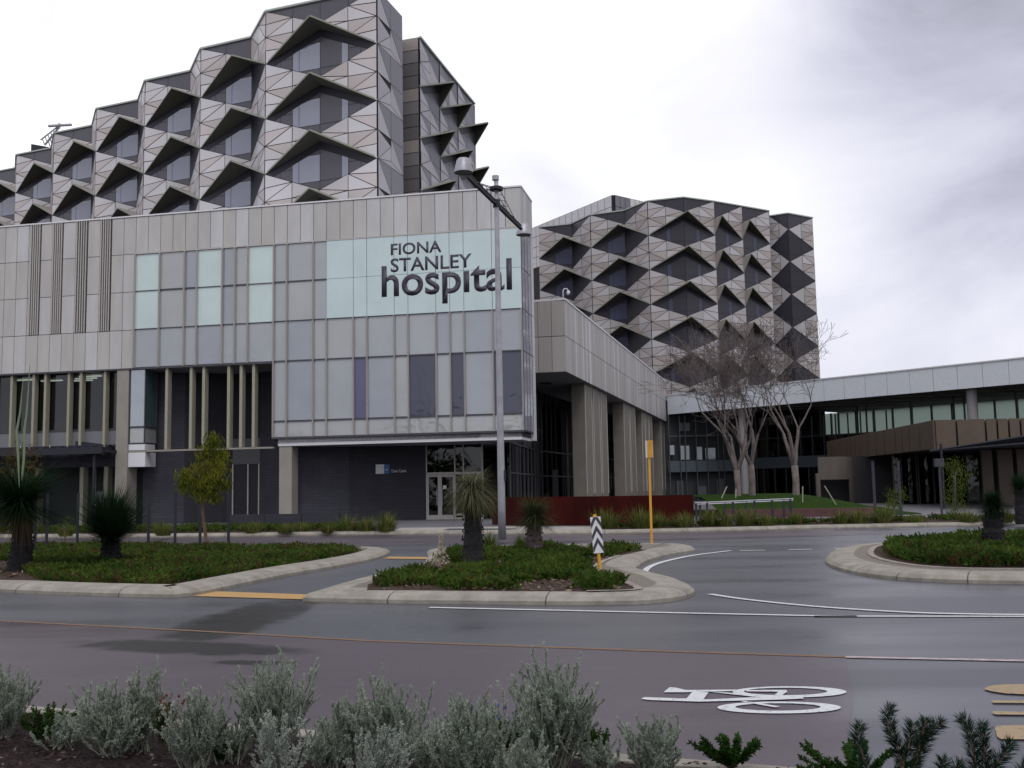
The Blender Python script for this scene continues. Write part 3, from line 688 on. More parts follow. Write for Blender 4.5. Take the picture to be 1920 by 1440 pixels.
# entrance glazing
sD1 = fx(853.5, 900, -4.6)[0]; sE = fx(905, 900, -4.6)[0]
ENT = MB(); fbox(ENT, 3.6, sW2, -12.0, -11.8, -.4, 4.44); fbox(ENT, sE - 2, sW2 + .1, -11.8, -4.7, -.35, -.16, 0); ENT.build('lobby', M['room'], POD)
zb = -.14
mb = MB()
for s in (sW2 - .03, (sW2 + sD1) / 2 + .05, sD1, sE + 1.2, sE):
    fbox(mb, s - .035, s + .035, -4.65, -4.53, zb, 4.44 if s not in ((sW2 + sD1) / 2 + .05,) else 2.65)
fbox(mb, sE, sW2, -4.65, -4.53, 2.62, 2.76); fbox(mb, sE, sW2, -4.64, -4.54, zb, zb + .12); fbox(mb, sE, sD1, -4.64, -4.54, .1, .22)
mb.build('window_frame', M['frame'], POD)
mb = MB(); fbox(mb, sE, sW2 - .06, -4.62, -4.58, 2.76, 4.43); mb.build('window_pane', M['clear_dark'], POD)
mb = MB(); fbox(mb, sE, sD1 - .03, -4.62, -4.58, .1, 2.62); mb.build('window_pane', M['clear_dark'], POD)
sm = (sW2 + sD1) / 2 + .05
for a, b, hs in ((sm + .04, sW2 - .07, sm + .16), (sD1 + .04, sm - .04, sm - .16)):
    mb = MB(); fbox(mb, a, a + .09, -4.60, -4.55, zb + .1, 2.6); fbox(mb, b - .09, b, -4.60, -4.55, zb + .1, 2.6); fbox(mb, a + .09, b - .09, -4.60, -4.55, 2.48, 2.6); fbox(mb, a + .09, b - .09, -4.60, -4.55, zb + .1, zb + .28)
    d = mb.build('door', M['frame'], POD)
    mb = MB(); fbox(mb, a + .09, b - .09, -4.59, -4.565, zb + .28, 2.48); mb.build('door_glass', M['clear_dark'], d)
    mb = MB(); fbox(mb, hs - .02, hs + .02, -4.50, -4.46, .75, 1.75); fbox(mb, hs - .015, hs + .015, -4.55, -4.50, .8, .84); fbox(mb, hs - .015, hs + .015, -4.55, -4.50, 1.66, 1.70); mb.build('handle', M['metal'], d)
mb = MB(); fbox(mb, sm - .42, sm - .2, -4.56, -4.545, 1.72, 1.95); mb.build('notice', M['signwhite'], POD)
# curtain wall running back under the wing
def curtain(a, b, z0, z1, step, parent, zt=(), dark=None, name='curtain', fr='transom', ext=.10):
    a = Vector(a); b = Vector(b); d = (b - a); l = d.length; d.normalize(); n = Vector((d.y, -d.x))
    if n.dot(-a) < 0: n = -n
    mbp = MB(); mbf = MB()
    mbp.slab(a, b, z0, z1, .03); k = 0; pos = 0; r = random.Random(int(a.x * 7 + 3))
    while pos < l:
        p = a + d * pos + n * ext; q = a + d * pos
        mbf.slab(q, p, z0, z1, .07)
        pos += step * r.choice((1, 1, .5, 1.5))
    for z in zt: mbf.slab(a + n * .04, b + n * .04, z, z + .12, .08)
    mbp.build('glazing', dark or M['clear'], parent); mbf.build('window_frame', M[fr], parent)
curtain((-0.25, 63.6), (2.3, 83.4), -.3, 9.45, 1.5, POD, (2.6, 4.5, 6.2), M['clear_dark'], fr='transom')
mb = MB(); mb.slab((-7, 66), (-4, 90), -.5, 9.6, .3); mb.slab((-4, 90), (-1, 104), -.5, 9.6, .3)
mb.build('inner_wall', M['room'], POD)
for i in range(3):
    mb = MB(); mb.box(-3.0 + i * .8, -1.6 + i * .8, 70 + i * 6, 73 + i * 6, 3.6, 3.75); mb.build('ceiling_panel', M['room_pale'], POD)
mb = MB(); mb.slab((-2.6, 64.5), (-.6, 82), 4.4, 4.7, 4.0); mb.build('floor_slab', M['room_pale'], POD)
# recess with fins (middle left)
sQ, sR_ = fx(436, 900, -4.4)[0], fx(487, 900, -4.4)[0]
for a, b, mname in (((22.5, -2.6), (24.75, -1.6), 'charcoal2'), ((sQ, -4.4), (22.5, -2.6), 'charcoal'), ((14.6, -2.4), (sR_, -4.4), 'charcoal2')):
    wallseg(a, b, -.6, 9.43, M[mname])
wallseg((sR_, -4.4), (sQ, -4.4), 5.2, 9.43, M['black']); wallseg((sR_, -4.4), (sQ, -4.4), 3.55, 5.2, mat('spandrel_dim', (.085, .088, .095), .5), 'spandrel'); wallseg((sR_, -4.4), (sQ, -4.4), -.6, .15, M['charcoal2'])
mb = MB(); fbox(mb, sR_, sQ, -4.5, -4.45, .15, 3.55); wn_ = mb.build('window', M['tglass_d'], POD)
mb = MB()
for s in (sR_ + .04, sR_ + (sQ - sR_) * .42, sQ - .04): fbox(mb, s - .035, s + .035, -4.45, -4.33, .15, 3.55)
fbox(mb, sR_, sQ, -4.42, -4.26, .02, .15); mb.build('window_frame', M['frame'], wn_)
for s in (22.35, 20.72, 19.88, 18.23, 17.42, 16.60):
    mb = MB(); fbox(mb, s - .09, s + .09, -.55, -.10, 4.42, 9.43); mb.build('fin', M['cream'], POD)
mb = MB(); fbox(mb, 15.3, 24.9, -.50, -.12, 4.32, 4.42); mb.build('rail', M['column'], POD)
# corner bay window and white box
mb = MB(); fbox(mb, 23.82, 24.85, -1.5, -.14, 5.92, 9.40); bw = mb.build('bay_window', wavyglass('bay_glass', (.05, .10, .10), refl=.3), POD)
mb = MB()
for s, n in ((23.82, -.14), (24.84, -.14), (23.82, -1.5)): fbox(mb, s - .03, s + .03, n - .03, n + .03, 4.9, 9.42)
fbox(mb, 23.80, 24.88, -1.52, -.11, 5.80, 5.92); fbox(mb, 23.80, 24.88, -1.52, -.11, 4.82, 4.90); mb.build('window_frame', M['transom'], bw)
mb = MB(); fbox(mb, 23.84, 24.84, -1.48, -.15, 4.90, 5.80); mb.build('spandrel', M['frost'][1], bw)
mb = MB(); fbox(mb, 23.72, 24.87, -1.3, -.11, 3.42, 4.30); fbox(mb, 23.78, 24.87, -1.3, -.13, 4.44, 4.80); mb.build('service_box', M['whiteedge'], POD)
mb = MB(); fbox(mb, 24.88, 25.68, -1.1, -.02, -.5, 9.42); mb.build('column', M['column'], POD)
# left lower storeys
mb = MB(); fbox(mb, 25.68, 46, -.62, -.58, 5.84, 9.42); mb.build('glazing', M['clear'], POD)
mb = MB(); fbox(mb, 25.68, 46, -.64, -.54, 4.86, 5.78); mb.build('spandrel', mat('spandrel_grey', (.17, .175, .19), .5), POD)
mb = MB(); fbox(mb, 25.68, 46, -.66, -.50, 5.76, 5.86); fbox(mb, 25.68, 46, -.66, -.50, 4.78, 4.86); mb.build('window_frame', M['transom'], POD)
mb = MB(); fbox(mb, 25.7, 46, -8.0, -7.8, 4.3, 9.42); fbox(mb, 25.7, 46, -7.8, -.7, 4.6, 4.8); fbox(mb, 25.7, 25.9, -7.8, -.7, 4.8, 9.42); mb.build('room', M['room_pale'], POD)
for s, n in ((26.2, -2.5), (29.6, -2.6), (30.6, -3.6), (28.6, -1.6), (32.4, -3.0), (33.8, -2.0)):
    mb = MB(); fbox(mb, s - .75, s + .75, n - .12, n + .12, 9.30, 9.36); mb.build('ceiling_light', M['lamp'], POD)
for s in (26.6, 28.26, 29.12, 30.78, 31.62, 33.2, 34.8, 36.5, 38.2):
    mb = MB(); fbox(mb, s - .08, s + .08, -.52, -.12, 4.2, 9.42); mb.build('fin', M['cream'], POD)
mb = MB(); fbox(mb, 25.68, 46, -1.1, -.7, 3.5, 4.4, 1); fbox(mb, 25.68, 46, -4.2, -4.0, -.6, 3.6, 0); fbox(mb, 25.68, 46, -4.0, -.8, 3.6, 4.5, 0); mb.build('wall', [M['room'], M['charcoal2']], POD)
for s in (26.75, 28.45, 31.6, 33.4, 36.0):
    mb = MB(); fbox(mb, s - .13, s + .13, -1.2, -.7, -.5, 4.2); mb.build('column', M['cream'], POD)
mb = MB()
for s in (29.0, 29.6): fbox(mb, s - .03, s + .03, -3.98, -3.9, -.3, 3.5)
fbox(mb, 29.03, 29.57, -3.98, -3.95, .2, 2.0, 1); mb.build('glass_door', [M['frame'], M['frost'][2]], POD)
# dark pergola canopy at left
CAN = thing('entry_canopy', 'dark steel slatted canopy over the left ground floor doors', 'canopy', fp(30, 1, 0))
mb = MB(); fbox(mb, 25.6, 44, -.5, 1.9, 4.30, 4.46); fbox(mb, 25.3, 44, 1.9, 2.0, 4.20, 4.60)
CANr = mb.build('roof', M['darkmetal'], CAN)
mb = MB()
for i in range(34): fbox(mb, 26.0 + i * .55, 26.2 + i * .55, -.4, 1.9, 4.46, 4.66)
fbox(mb, 25.9, 44.6, .9, 1.0, 4.66, 4.78); mb.build('slat', M['darkmetal'], CAN)
mb = MB()
for s in (27.8, 29.0, 30.4, 31.0, 34): mb.tube([fp(s, 1.7, 4.6), fp(s, 1.75, 4.78)], .03, 6)
mb.build('bracket', M['signwhite'], CAN)
mb = MB(); mb.box8([fp(28.6, -.2, 4.80), fp(26.3, -.2, 4.62), fp(26.3, -.6, 4.62), fp(28.6, -.6, 4.80), fp(28.6, -.2, 5.12), fp(26.3, -.2, 4.82), fp(26.3, -.6, 4.82), fp(28.6, -.6, 5.12)]); mb.build('panel', M['darkmetal'], CAN)
for s in (26.0, 32.5, 39.0):
    mb = MB(); fbox(mb, s - .06, s + .06, 1.6, 1.72, -.3, 4.3); mb.build('post', M['darkmetal'], CAN)
# sign by the door
A_ = Vector(fp(sW2, -4.6, 0)[:2]); B_ = Vector(fp(sW1, -3.1, 0)[:2]); WD = (B_ - A_); WL = WD.length; WD.normalize(); WN = Vector((WD.y, -WD.x))
if WN.y > 0: WN = -WN
def wp(s, n, z): p = A_ + WD * s + WN * n; return (p.x, p.y, z)
def wx(px, py):
    d = ray(px, py); t = A_.dot(WN) / Vector((d.x, d.y)).dot(WN); p = CAMP + d * t; return (Vector((p.x, p.y)) - A_).dot(WD), p.z
c0, c1 = wx(704.5, 888.5), wx(720, 870.8); c2 = wx(730, 870.8); t0, t1 = wx(733.5, 886), wx(761.5, 879.5)
SGN = thing('wall_sign', 'small white and blue wall sign with lettering on the dark wall beside the glass doors', 'sign', wp(c1[0], .05, c0[1]))
def wbox(mb, s0, s1, n0, n1, z0, z1, mi=0):
    mb.box8([wp(s0, n0, z0), wp(s1, n0, z0), wp(s1, n1, z0), wp(s0, n1, z0), wp(s0, n0, z1), wp(s1, n0, z1), wp(s1, n1, z1), wp(s0, n1, z1)], mi)
mb = MB(); wbox(mb, c1[0], c0[0], .01, .06, c0[1], c1[1]); mb.build('white_panel', M['signwhite'], SGN)
mb = MB(); wbox(mb, c2[0], c1[0], .01, .055, c0[1], c1[1]); mb.build('blue_panel', M['signblue'], SGN)
mb = MB(); wbox(mb, t1[0] - .1, c2[0], .01, .05, c0[1], c1[1]); mb.build('dark_panel', M['charcoal'], SGN)
word('Cancer Centre', t0[0], t1[0], t0[1], t1[1], SGN, M['signwhite'], n=.065, weight=.01, frame=wp)
mb = MB(); wbox(mb, c2[0] + .12, c1[0] - .1, .055, .065, c0[1] + .22, c0[1] + .28); mb.build('arrow', M['signwhite'], SGN)

# ------------------------------------------------------------------ towers
def clip(poly, a, b, c):
    """keep points with a*x+b*y<=c"""
    out = []
    for i in range(len(poly)):
        p, q = poly[i], poly[(i + 1) % len(poly)]
        dp, dq = a * p[0] + b * p[1] - c, a * q[0] + b * q[1] - c
        if dp <= 0: out.append(p)
        if (dp < 0 < dq) or (dq < 0 < dp):
            t = dp / (dp - dq); out.append((p[0] + (q[0] - p[0]) * t, p[1] + (q[1] - p[1]) * t))
    return out
def insetpoly(poly, d):
    n = len(poly); area = sum(poly[i][0] * poly[(i + 1) % n][1] - poly[(i + 1) % n][0] * poly[i][1] for i in range(n))
    if abs(area) < .06: return None
    if area < 0: poly = poly[::-1]
    res = poly
    for i in range(n):
        p, q = poly[i], poly[(i + 1) % n]; l = math.hypot(q[0] - p[0], q[1] - p[1])
        if l < 1e-6: continue
        nx_, ny_ = (q[1] - p[1]) / l, -(q[0] - p[0]) / l      # outward for ccw
        res = clip(res, nx_, ny_, nx_ * p[0] + ny_ * p[1] - d)
        if len(res) < 3: return None
    return res
class Half:
    """half bay: wall plane from corner C to fold M; u = 0 at C .. w at M"""
    def __init__(s, C, Mx): s.C = Vector(C); s.M = Vector(Mx); s.w = (s.M - s.C).length; s.d = (s.M - s.C) / s.w; n = Vector((s.d.y, -s.d.x)); s.n = n if n.dot(-(s.C + s.M) / 2) > 0 else -n
    def P(s, u, z, o=0.0): p = s.C + s.d * u + s.n * o; return (p.x, p.y, z)
def tri_panels(mb, h, a, b, B, T, rnd, tonew, inset_=.03):
    """cladding between diamond of level a (above) and level b (below); B, T = depth of lower and upper apex"""
    w = h.w; H = w / 2
    C = [a, a - (a - b) * .25, (a + b) / 2, b + (a - b) * .25, b]
    H0, H2 = a - B / 2, b + T / 2; H1 = (H0 + H2) / 2; Bm, Tm = a - B, b + T
    tr = [((0, C[0]), (H, H0), (0, C[1])), ((0, C[1]), (H, H0), (0, C[2])), ((0, C[2]), (H, H0), (H, H1)), ((0, C[2]), (H, H1), (H, H2)), ((0, C[2]), (H, H2), (0, C[3])), ((0, C[3]), (H, H2), (0, C[4]))]
    if Bm - Tm > .15: tr += [((H, H0), (w, Bm), (H, H1)), ((H, H1), (w, Bm), (w, Tm)), ((H, H1), (w, Tm), (H, H2))]
    else: tr += [((H, H0), (w, (Bm + Tm) / 2), (H, H2))]
    seq = (0, 1, 0, 2, 1, 0, 3, 1, 0)
    for i, t in enumerate(tr):
        q = insetpoly(list(t), inset_)
        if q:
            o0 = .07 + rnd.uniform(-.012, .02); tilt = rnd.uniform(-.02, .02)
            pts = [h.P(u, z, o0 + tilt * ((u - w / 2) / w) + rnd.uniform(-.004, .004)) for u, z in q]
            tone = seq[i % 9] if rnd.random() < .7 else rnd.randrange(4)
            mb.poly(pts, tone)
def diamond_cells(mb, h, z, B, T, rnd, kind, shade_band=.62):
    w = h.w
    if kind == 'dark2' or shade_band <= 0: shade_band = 0
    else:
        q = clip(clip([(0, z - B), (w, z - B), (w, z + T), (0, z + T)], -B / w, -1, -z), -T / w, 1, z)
        q = clip(q, T / w, -1, -(z - shade_band)) if q else q
        if len(q) > 2: mb.poly([h.P(u, zz, .028) for u, zz in q], 2)  # shade under the hood, put in as a black strip
    if kind == 'glass': cols_ = [(0, .30, 0), (.30, .50, 0), (.50, .62, 1), (.62, 1.0, 2)]
    elif kind == 'wide': cols_ = [(0, .28, 0), (.28, .50, 0), (.50, .62, 1), (.62, 1.0, 2)]
    elif kind == 'wide2': cols_ = [(0, .28, 0), (.28, .5, 0), (.50, .62, 1), (.62, 1.0, 0)]
    elif kind == 'dark': cols_ = [(0, .5, 3), (.5, 1.0, 3)]
    else: cols_ = [(0, .5, 0), (.5, 1.0, 0)]
    for a, b, k in cols_:
        if k in (1, 2): rows_ = [(-3, -1.15, 0), (-1.15, 1.0, k), (1.0, 3, 0)]
        elif k == 3: rows_ = [(-3, -1.15, 3), (-1.15, 1.0, 3), (1.0, 3, 3)]
        else: rows_ = [(-3, -.85, 0), (-.85, .05, 0), (.05, 3, 0)] if a < .4 else [(-3, -1.15, 0), (-1.15, 3, 0)]
        for z0, z1, kk in rows_:
            p = [(a * w, z + z0), (b * w, z + z0), (b * w, z + z1), (a * w, z + z1)]
            # lower edge: from (0,z) to (w,z-B); upper edge: (0,z) to (w,z+T)
            p = clip(p, -B / w, -1, -z); p = clip(p, -T / w, 1, z - shade_band) if p else p
            if len(p) < 3: continue
            q = insetpoly(p, .022)
            if q: mb.poly([h.P(u, zz, .03) for u, zz in q], {0: 0, 1: 1, 2: 1, 3: 2}[kk])
def hood(Lp, Rp, Mp, Pp, z, T, rise, root, only=None):
    """gabled sun shade: wall corners Lp, Rp at z, apex on the wall Mp at z+T, tip Pp"""
    mb = MB(); Lv = Vector((*Lp, z)); Rv = Vector((*Rp, z)); Tv = Vector((*Mp, z + T)); Pv = Vector((*Pp, z + rise))
    for (A, B_, C_) in ((Lv, Pv, Tv), (Tv, Pv, Rv)):
        n = (B_ - A).cross(C_ - A)
        if n.length < .02: continue
        n.normalize()
        if n.z < 0: n = -n
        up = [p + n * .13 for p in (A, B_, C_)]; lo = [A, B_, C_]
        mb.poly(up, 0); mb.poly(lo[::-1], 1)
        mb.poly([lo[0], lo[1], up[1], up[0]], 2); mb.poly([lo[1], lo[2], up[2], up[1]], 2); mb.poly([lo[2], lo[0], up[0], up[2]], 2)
    return mb.build('sunshade', [M['hood_top'], M['hood_under'], M['hood_edge']], root)

def build_tower(root, bays, levels, roof, zbot, storey, side_clad=(), seed=1, wmats=('tdark', 'tglass', 'tglass_d')):
    """bays: dicts L, M, R (plan), T, B, P (hood tip plan or None), kinds for the two halves"""
    rnd = random.Random(seed)
    wall = MB(); trim = MB()
    for bi, b in enumerate(bays):
        L_, M_, R_ = Vector(b['L']), Vector(b['M']), Vector(b['R'])
        halves = []
        if (L_ - M_).length > .3: halves.append((Half(L_, M_), b.get('kl', 'glass')))
        if (R_ - M_).length > .3: halves.append((Half(R_, M_), b.get('kr', 'dark')))
        for h, kd in halves:
            wall.poly([h.P(0, zbot), h.P(h.w, zbot), h.P(h.w, roof), h.P(0, roof)])
            a0 = h.P(0, roof, .08); a1 = h.P(h.w, roof, .08)
            trim.slab(a0, a1, roof - .05, roof + .10, .22)
        T, B = b.get('T', 2.05), b.get('B', 1.85)
        lv = [z for z in levels if z > b.get('zmin', -99)]
        tones = b.get('tones', 'clad')
        clad = MB()
        for h, kd in halves:
            seq = [roof] + lv
            for si_, (a, c) in enumerate(zip(seq[:-1], seq[1:])): tri_panels(clad, h, a, c, .02 if (si_ == 0 and kd == 'dark' and b.get('skiproof')) else B, T, rnd, None)
            if b.get('tail', True): tri_panels(clad, h, seq[-1], seq[-1] - storey, B, T, rnd, None)
        if clad.f: clad.build('cladding', M[tones], root)
        for li, z in enumerate([roof] + lv):
            wm = MB()
            for h, kd in halves:
                if li == 0:
                    if kd == 'dark' and b.get('skiproof'): continue
                    # only the lower half of the diamond under the roof line
                    p = [(0, z), (h.w, z - B), (h.w, z)]
                    for c0, c1 in ((0, .5), (.5, 1)):
                        q = clip(clip(list(p), -1, 0, -c0 * h.w), 1, 0, c1 * h.w)
                        q = insetpoly(q, .022) if len(q) > 2 else None
                        if q: wm.poly([h.P(u, zz, .03) for u, zz in q], 0)
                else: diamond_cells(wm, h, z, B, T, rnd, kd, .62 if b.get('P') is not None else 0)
            if wm.f: wm.build('window', [M[q] for q in wmats], root)
            if li > 0 and b.get('P') is not None:
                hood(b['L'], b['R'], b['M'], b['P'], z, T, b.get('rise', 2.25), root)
    wall.build('wall', M['black'], root); trim.build('parapet', M['trim'], root)

# left tower --------------------------------------------------------
T1 = thing('hospital_tower', 'tall hospital tower at upper left with triangular sunshades stepping back over the low building', 'tower block', (-25, 92, 0))
C = [Vector((-9.93, 76.26)), Vector((-19.33, 79.79))]
stp = Vector((-7.29, 6.77))
for i in range(8): C.append(C[-1] + stp)
lev1 = [36 - 4.55 * k for k in range(5)]
bays = []
n0 = Vector((-.37, -.93)).normalized()
m0 = (C[0] + C[1]) / 2
bays.append(dict(L=C[1], M=m0, R=C[0], P=m0 + n0 * 2.0 + Vector((.25, 0)), kl='wide', kr='wide2'))
cn = Vector((-stp.y, stp.x)).normalized()
if cn.dot(-C[3]) < 0: cn = -cn
for i in range(1, 9):
    R_, L_ = C[i], C[i + 1]; M_ = R_ + Vector((-2.33, 4.67))
    bays.append(dict(L=L_, M=M_, R=R_, P=(L_ + R_) / 2 + cn * .1, kl='glass', kr='dark', skiproof=True))
build_tower(T1, bays, lev1, 40.4, 12, 4.55, seed=2)
# right flank: corner leaf, recessed slot, and the block with the half-diamond shades
E1 = Vector((-8.51, 80.95)); S1 = Vector((-9.25, 85.5)); D0 = Vector((-7.5, 84.9))
mb = MB(); hE = Half(C[0], E1)
mb.poly([hE.P(0, 12), hE.P(hE.w, 12), hE.P(hE.w, 40.4), hE.P(0, 40.4)])
mb.poly([(*E1, 12), (*S1, 12), (*S1, 40.4), (*E1, 40.4)]); mb.build('wall', M['black'], T1)
mb = MB(); rn = random.Random(4); seq = [40.4] + lev1
for a, b in zip(seq, seq[1:] + [lev1[-1] - 4.55]):
    w_ = hE.w
    for tri, tone in ((((0, a), (0, (a + b) / 2), (w_ / 2, (a + b) / 2)), 0), (((0, (a + b) / 2), (0, b), (w_ / 2, (a + b) / 2 - .6)), 1), (((0, b), (w_ / 2, b + .5), (w_ / 2, (a + b) / 2 - .6)), 0), (((0, b), (w_, b), (w_ / 2, b + .5)), 1), (((w_ / 2, b + .5), (w_, b), (w_ / 2, (a + b) / 2)), 3),
                      (((0, a), (w_ / 2, a), (w_ / 2, (a + b) / 2)), 2), (((w_ / 2, a), (w_, a), (w_, (a + b) / 2), (w_ / 2, (a + b) / 2)), 2), (((w_ / 2, (a + b) / 2), (w_, (a + b) / 2), (w_, b)), 2)):
        q = insetpoly(list(tri), .022)
        if q: mb.poly([hE.P(u, z, .06 + rn.uniform(-.01, .01)) for u, z in q], tone)
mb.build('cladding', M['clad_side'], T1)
hS = Half(D0, S1); mb = MB(); mb.poly([hS.P(0, 12), hS.P(hS.w, 12), hS.P(hS.w, 40.4), hS.P(0, 40.4)]); mb.build('wall', M['black'], T1)
mb = MB(); z = 40.4; k = 0
while z > 14:
    q = insetpoly([(0, z), (hS.w * .93, z), (hS.w * .93, z - 1.13), (0, z - 1.13)], .03)
    mb.poly([hS.P(u, zz, .05) for u, zz in q], (1, 3, 2, 2)[k % 4]); z -= 1.13; k += 1
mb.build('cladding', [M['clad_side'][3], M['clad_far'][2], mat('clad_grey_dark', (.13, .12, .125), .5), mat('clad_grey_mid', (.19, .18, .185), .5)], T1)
hE2 = Half(S1 + Vector((.1, -1.2)), E1)
Rp = [Vector((-7.46, 84.95)), Vector((-6.13, 90.1)), Vector((-4.76, 95.35)), Vector((-3.35, 100.6))]
fb = []
for i in range(3):
    d = (Rp[i + 1] - Rp[i]).normalized(); nn = Vector((d.y, -d.x)); nn = nn if nn.x > 0 else -nn
    fb.append(dict(L=Rp[i], M=Rp[i + 1], R=Rp[i + 1], P=Rp[i + 1] + nn * 1.55 + d * -.2, T=2.1, B=2.2, kl='side', tones='clad_side', rise=2.2))
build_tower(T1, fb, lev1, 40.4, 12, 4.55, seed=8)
_zz = []
for i in range(8, 0, -1): _zz += [C[i + 1], C[i] + Vector((-2.33, 4.67))]
_zz.append(C[1])
mb = MB(); mb.prism([(c.x, c.y) for c in [C[0], E1, S1, D0, Rp[1], Rp[2], Rp[3], Vector((-16, 122)), Vector((-70, 150))] + _zz], 40.1, 40.35); mb.build('roof', M['paving'], T1)
mb = MB(); mb.slab(Rp[3], (-16, 122), 10, 40.3, .3); mb.build('wall', M['clad_side'][1], T1)
# roof maintenance crane
cb = AY(68, 276, 114); CRN = thing('roof_crane', 'small lattice maintenance crane standing on the roof edge of the left tower', 'crane', tuple(cb))
p0 = AY(84, 272, 114); p1 = AY(110, 240, 114); q0 = AY(91, 236.5, 113); q1 = AY(134, 234, 115)
mb = MB(); mb.box8([(cb.x - .6, cb.y, 38), (cb.x + 1.4, cb.y, 38), (cb.x + 1.4, cb.y + 1.5, 38), (cb.x - .6, cb.y + 1.5, 38), (cb.x - .6, cb.y, cb.z + .4), (cb.x + 1.4, cb.y, cb.z + .0), (cb.x + 1.4, cb.y + 1.5, cb.z + .0), (cb.x - .6, cb.y + 1.5, cb.z + .4)]); mb.build('base', M['darkmetal'], CRN)
mb = MB(); up = Vector((-.25, 0, .3)); mb.tube([p0, p1], .13, 5); mb.tube([p0 + up * 2, p1 + up * .5], .09, 5)
for i in range(7):
    t = i / 6; mb.tube([p0.lerp(p1, t), (p0 + up * 2).lerp(p1 + up * .5, min(1, t + .1))], .06, 4)
for i in range(5): a = p0.lerp(p1, .25 + .13 * i); mb.tube([a, a + Vector((.25, 0, -.7))], .07, 4)
mb.build('jib', M['metal'], CRN)
mb = MB(); mb.tube([q0, q1], .16, 5); mb.tube([p1, p1 + Vector((.1, 0, .5))], .2, 5); mb.build('cradle_beam', M['metal'], CRN)

# right tower -------------------------------------------------------
T2 = thing('hospital_tower', 'farther, lower hospital tower right of centre with dark triangular window hoods, partly behind bare trees', 'tower block', (24, 140, 0))
lev2 = [33.85 - 4.5 * k for k in range(6)]; RF2 = 38.35
a_, b_, c_, d_, e_, f_ = [Vector(p) for p in ((4.15, 142.5), (11.03, 136.3), (17.96, 130.1), (26.63, 130.75), (30.8, 133.3), (35.05, 135.95))]
def outn(L_, R_):
    d = (R_ - L_).normalized(); n = Vector((d.y, -d.x)); return n if n.dot(-(L_ + R_)) > 0 else -n
b2 = [dict(tones='clad_far', L=a_, M=Vector((8.74, 140.9)), R=b_, P=(a_ + b_) / 2 + outn(a_, b_) * .2, kl='glass', kr='dark', rtones=1),
      dict(tones='clad_far', L=b_, M=Vector((15.4, 134.4)), R=c_, P=(b_ + c_) / 2 + outn(b_, c_) * .2, kl='glass', kr='dark'),
      dict(tones='clad_far', L=c_, M=Vector((22.3, 128.6)), R=d_, P=Vector((22.55, 126.9)), kl='wide2', kr='wide2'),
      dict(tones='clad_far', L=d_, M=d_, R=e_, P=d_ + outn(d_, e_) * 1.5, kr='wide2', T=2.1, B=2.2),
      dict(tones='clad_far', L=e_, M=e_, R=f_, P=e_ + outn(e_, f_) * 1.5, kr='wide2', T=2.1, B=2.2)]
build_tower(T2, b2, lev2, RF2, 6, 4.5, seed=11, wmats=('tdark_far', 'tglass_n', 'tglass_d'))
gl, gm, gr = Vector((35.7, 138.2)), Vector((37.87, 136.95)), Vector((42.0, 139.6))
build_tower(T2, [dict(tones='clad_far', L=gl, M=gm, R=gr, T=2.2, B=2.2, P=None, kl='dark', kr='dark')], lev2[:5], RF2 - .1, 6, 4.5, seed=12, wmats=('tdark_far', 'tglass_n', 'tglass_d'))
mb = MB(); mb.slab(f_, (35.65, 138.4), 6, RF2, .2); mb.slab(gr, (45.3, 152.5), 6, RF2, .2, side=1); mb.build('wall', M['clad_side'][2], T2)
mb = MB(); mb.prism([(p.x, p.y) for p in (a_, Vector((8.74, 140.9)), b_, Vector((15.4, 134.4)), c_, Vector((22.3, 128.6)), d_, e_, f_, Vector((35.65, 138.4)), gm, gr, Vector((45, 152)), Vector((10, 170)))], RF2 - .4, RF2 - .15); mb.build('roof', M['paving'], T2)
mb = MB(); pa = AY(1150, 366, 150); pl = Vector((2, 172)); pr = Vector((23, 156))
mb.slab(pl, pa.xy, 30, pa.z, .5, 0); mb.slab(pa.xy, pr, 30, pa.z, .5, 0)
mb.build('wall', M['black'], T2)
mb = MB(); 
def gridpan(mb, a, b, z0, z1, nw, nh, mi):
    a = Vector(a); b = Vector(b); d = b - a; l = d.length; h = Half(a, b)
    for i in range(nw):
        for j in range(nh):
            q = insetpoly([(l * i / nw, z0 + (z1 - z0) * j / nh), (l * (i + 1) / nw, z0 + (z1 - z0) * j / nh), (l * (i + 1) / nw, z0 + (z1 - z0) * (j + 1) / nh), (l * i / nw, z0 + (z1 - z0) * (j + 1) / nh)], .04)
            if q: mb.poly([h.P(u, z, .35) for u, z in q], mi(i, j))
gridpan(mb, pl, pa.xy, pa.z - 7, pa.z - .05, 15, 4, lambda i, j: 0); gridpan(mb, pa.xy, pr, pa.z - 7, pa.z - .05, 9, 4, lambda i, j: 1 if i < 3 else 0)
mb.build('plant_room_cladding', [M['clad'][0], M['clad_side'][2]], T2)

# ------------------------------------------------------------------ entrance wing
WG = thing('entrance_wing', 'raised beige panelled wing on tall columns running back towards the right tower', 'building', (8, 90, 0))
wa, wb = Vector((3.65, 68.81)), Vector((18.75, 125.0)); wd = (wb - wa).normalized(); wn2 = Vector((wd.y, -wd.x)); WLn = (wb - wa).length
if wn2.x < 0: wn2 = -wn2
def wgp(u, o, z): p = wa + wd * u + wn2 * o; return (p.x, p.y, z)
def wgbox(mb, u0, u1, o0, o1, z0, z1, mi=0): mb.box8([wgp(u0, o0, z0), wgp(u0, o1, z0), wgp(u1, o1, z0), wgp(u1, o0, z0), wgp(u0, o0, z1), wgp(u0, o1, z1), wgp(u1, o1, z1), wgp(u1, o0, z1)], mi)
mb = MB(); wgbox(mb, .1, WLn, -8.0, -.1, 9.6, 14.3); mb.build('wall', M['black'], WG)
mb = MB(); u = 0; r = random.Random(21); seqw = [0, 1, 2, 0, 1, 0, 2, 1, 0, 1, 0, 2]
i = 0
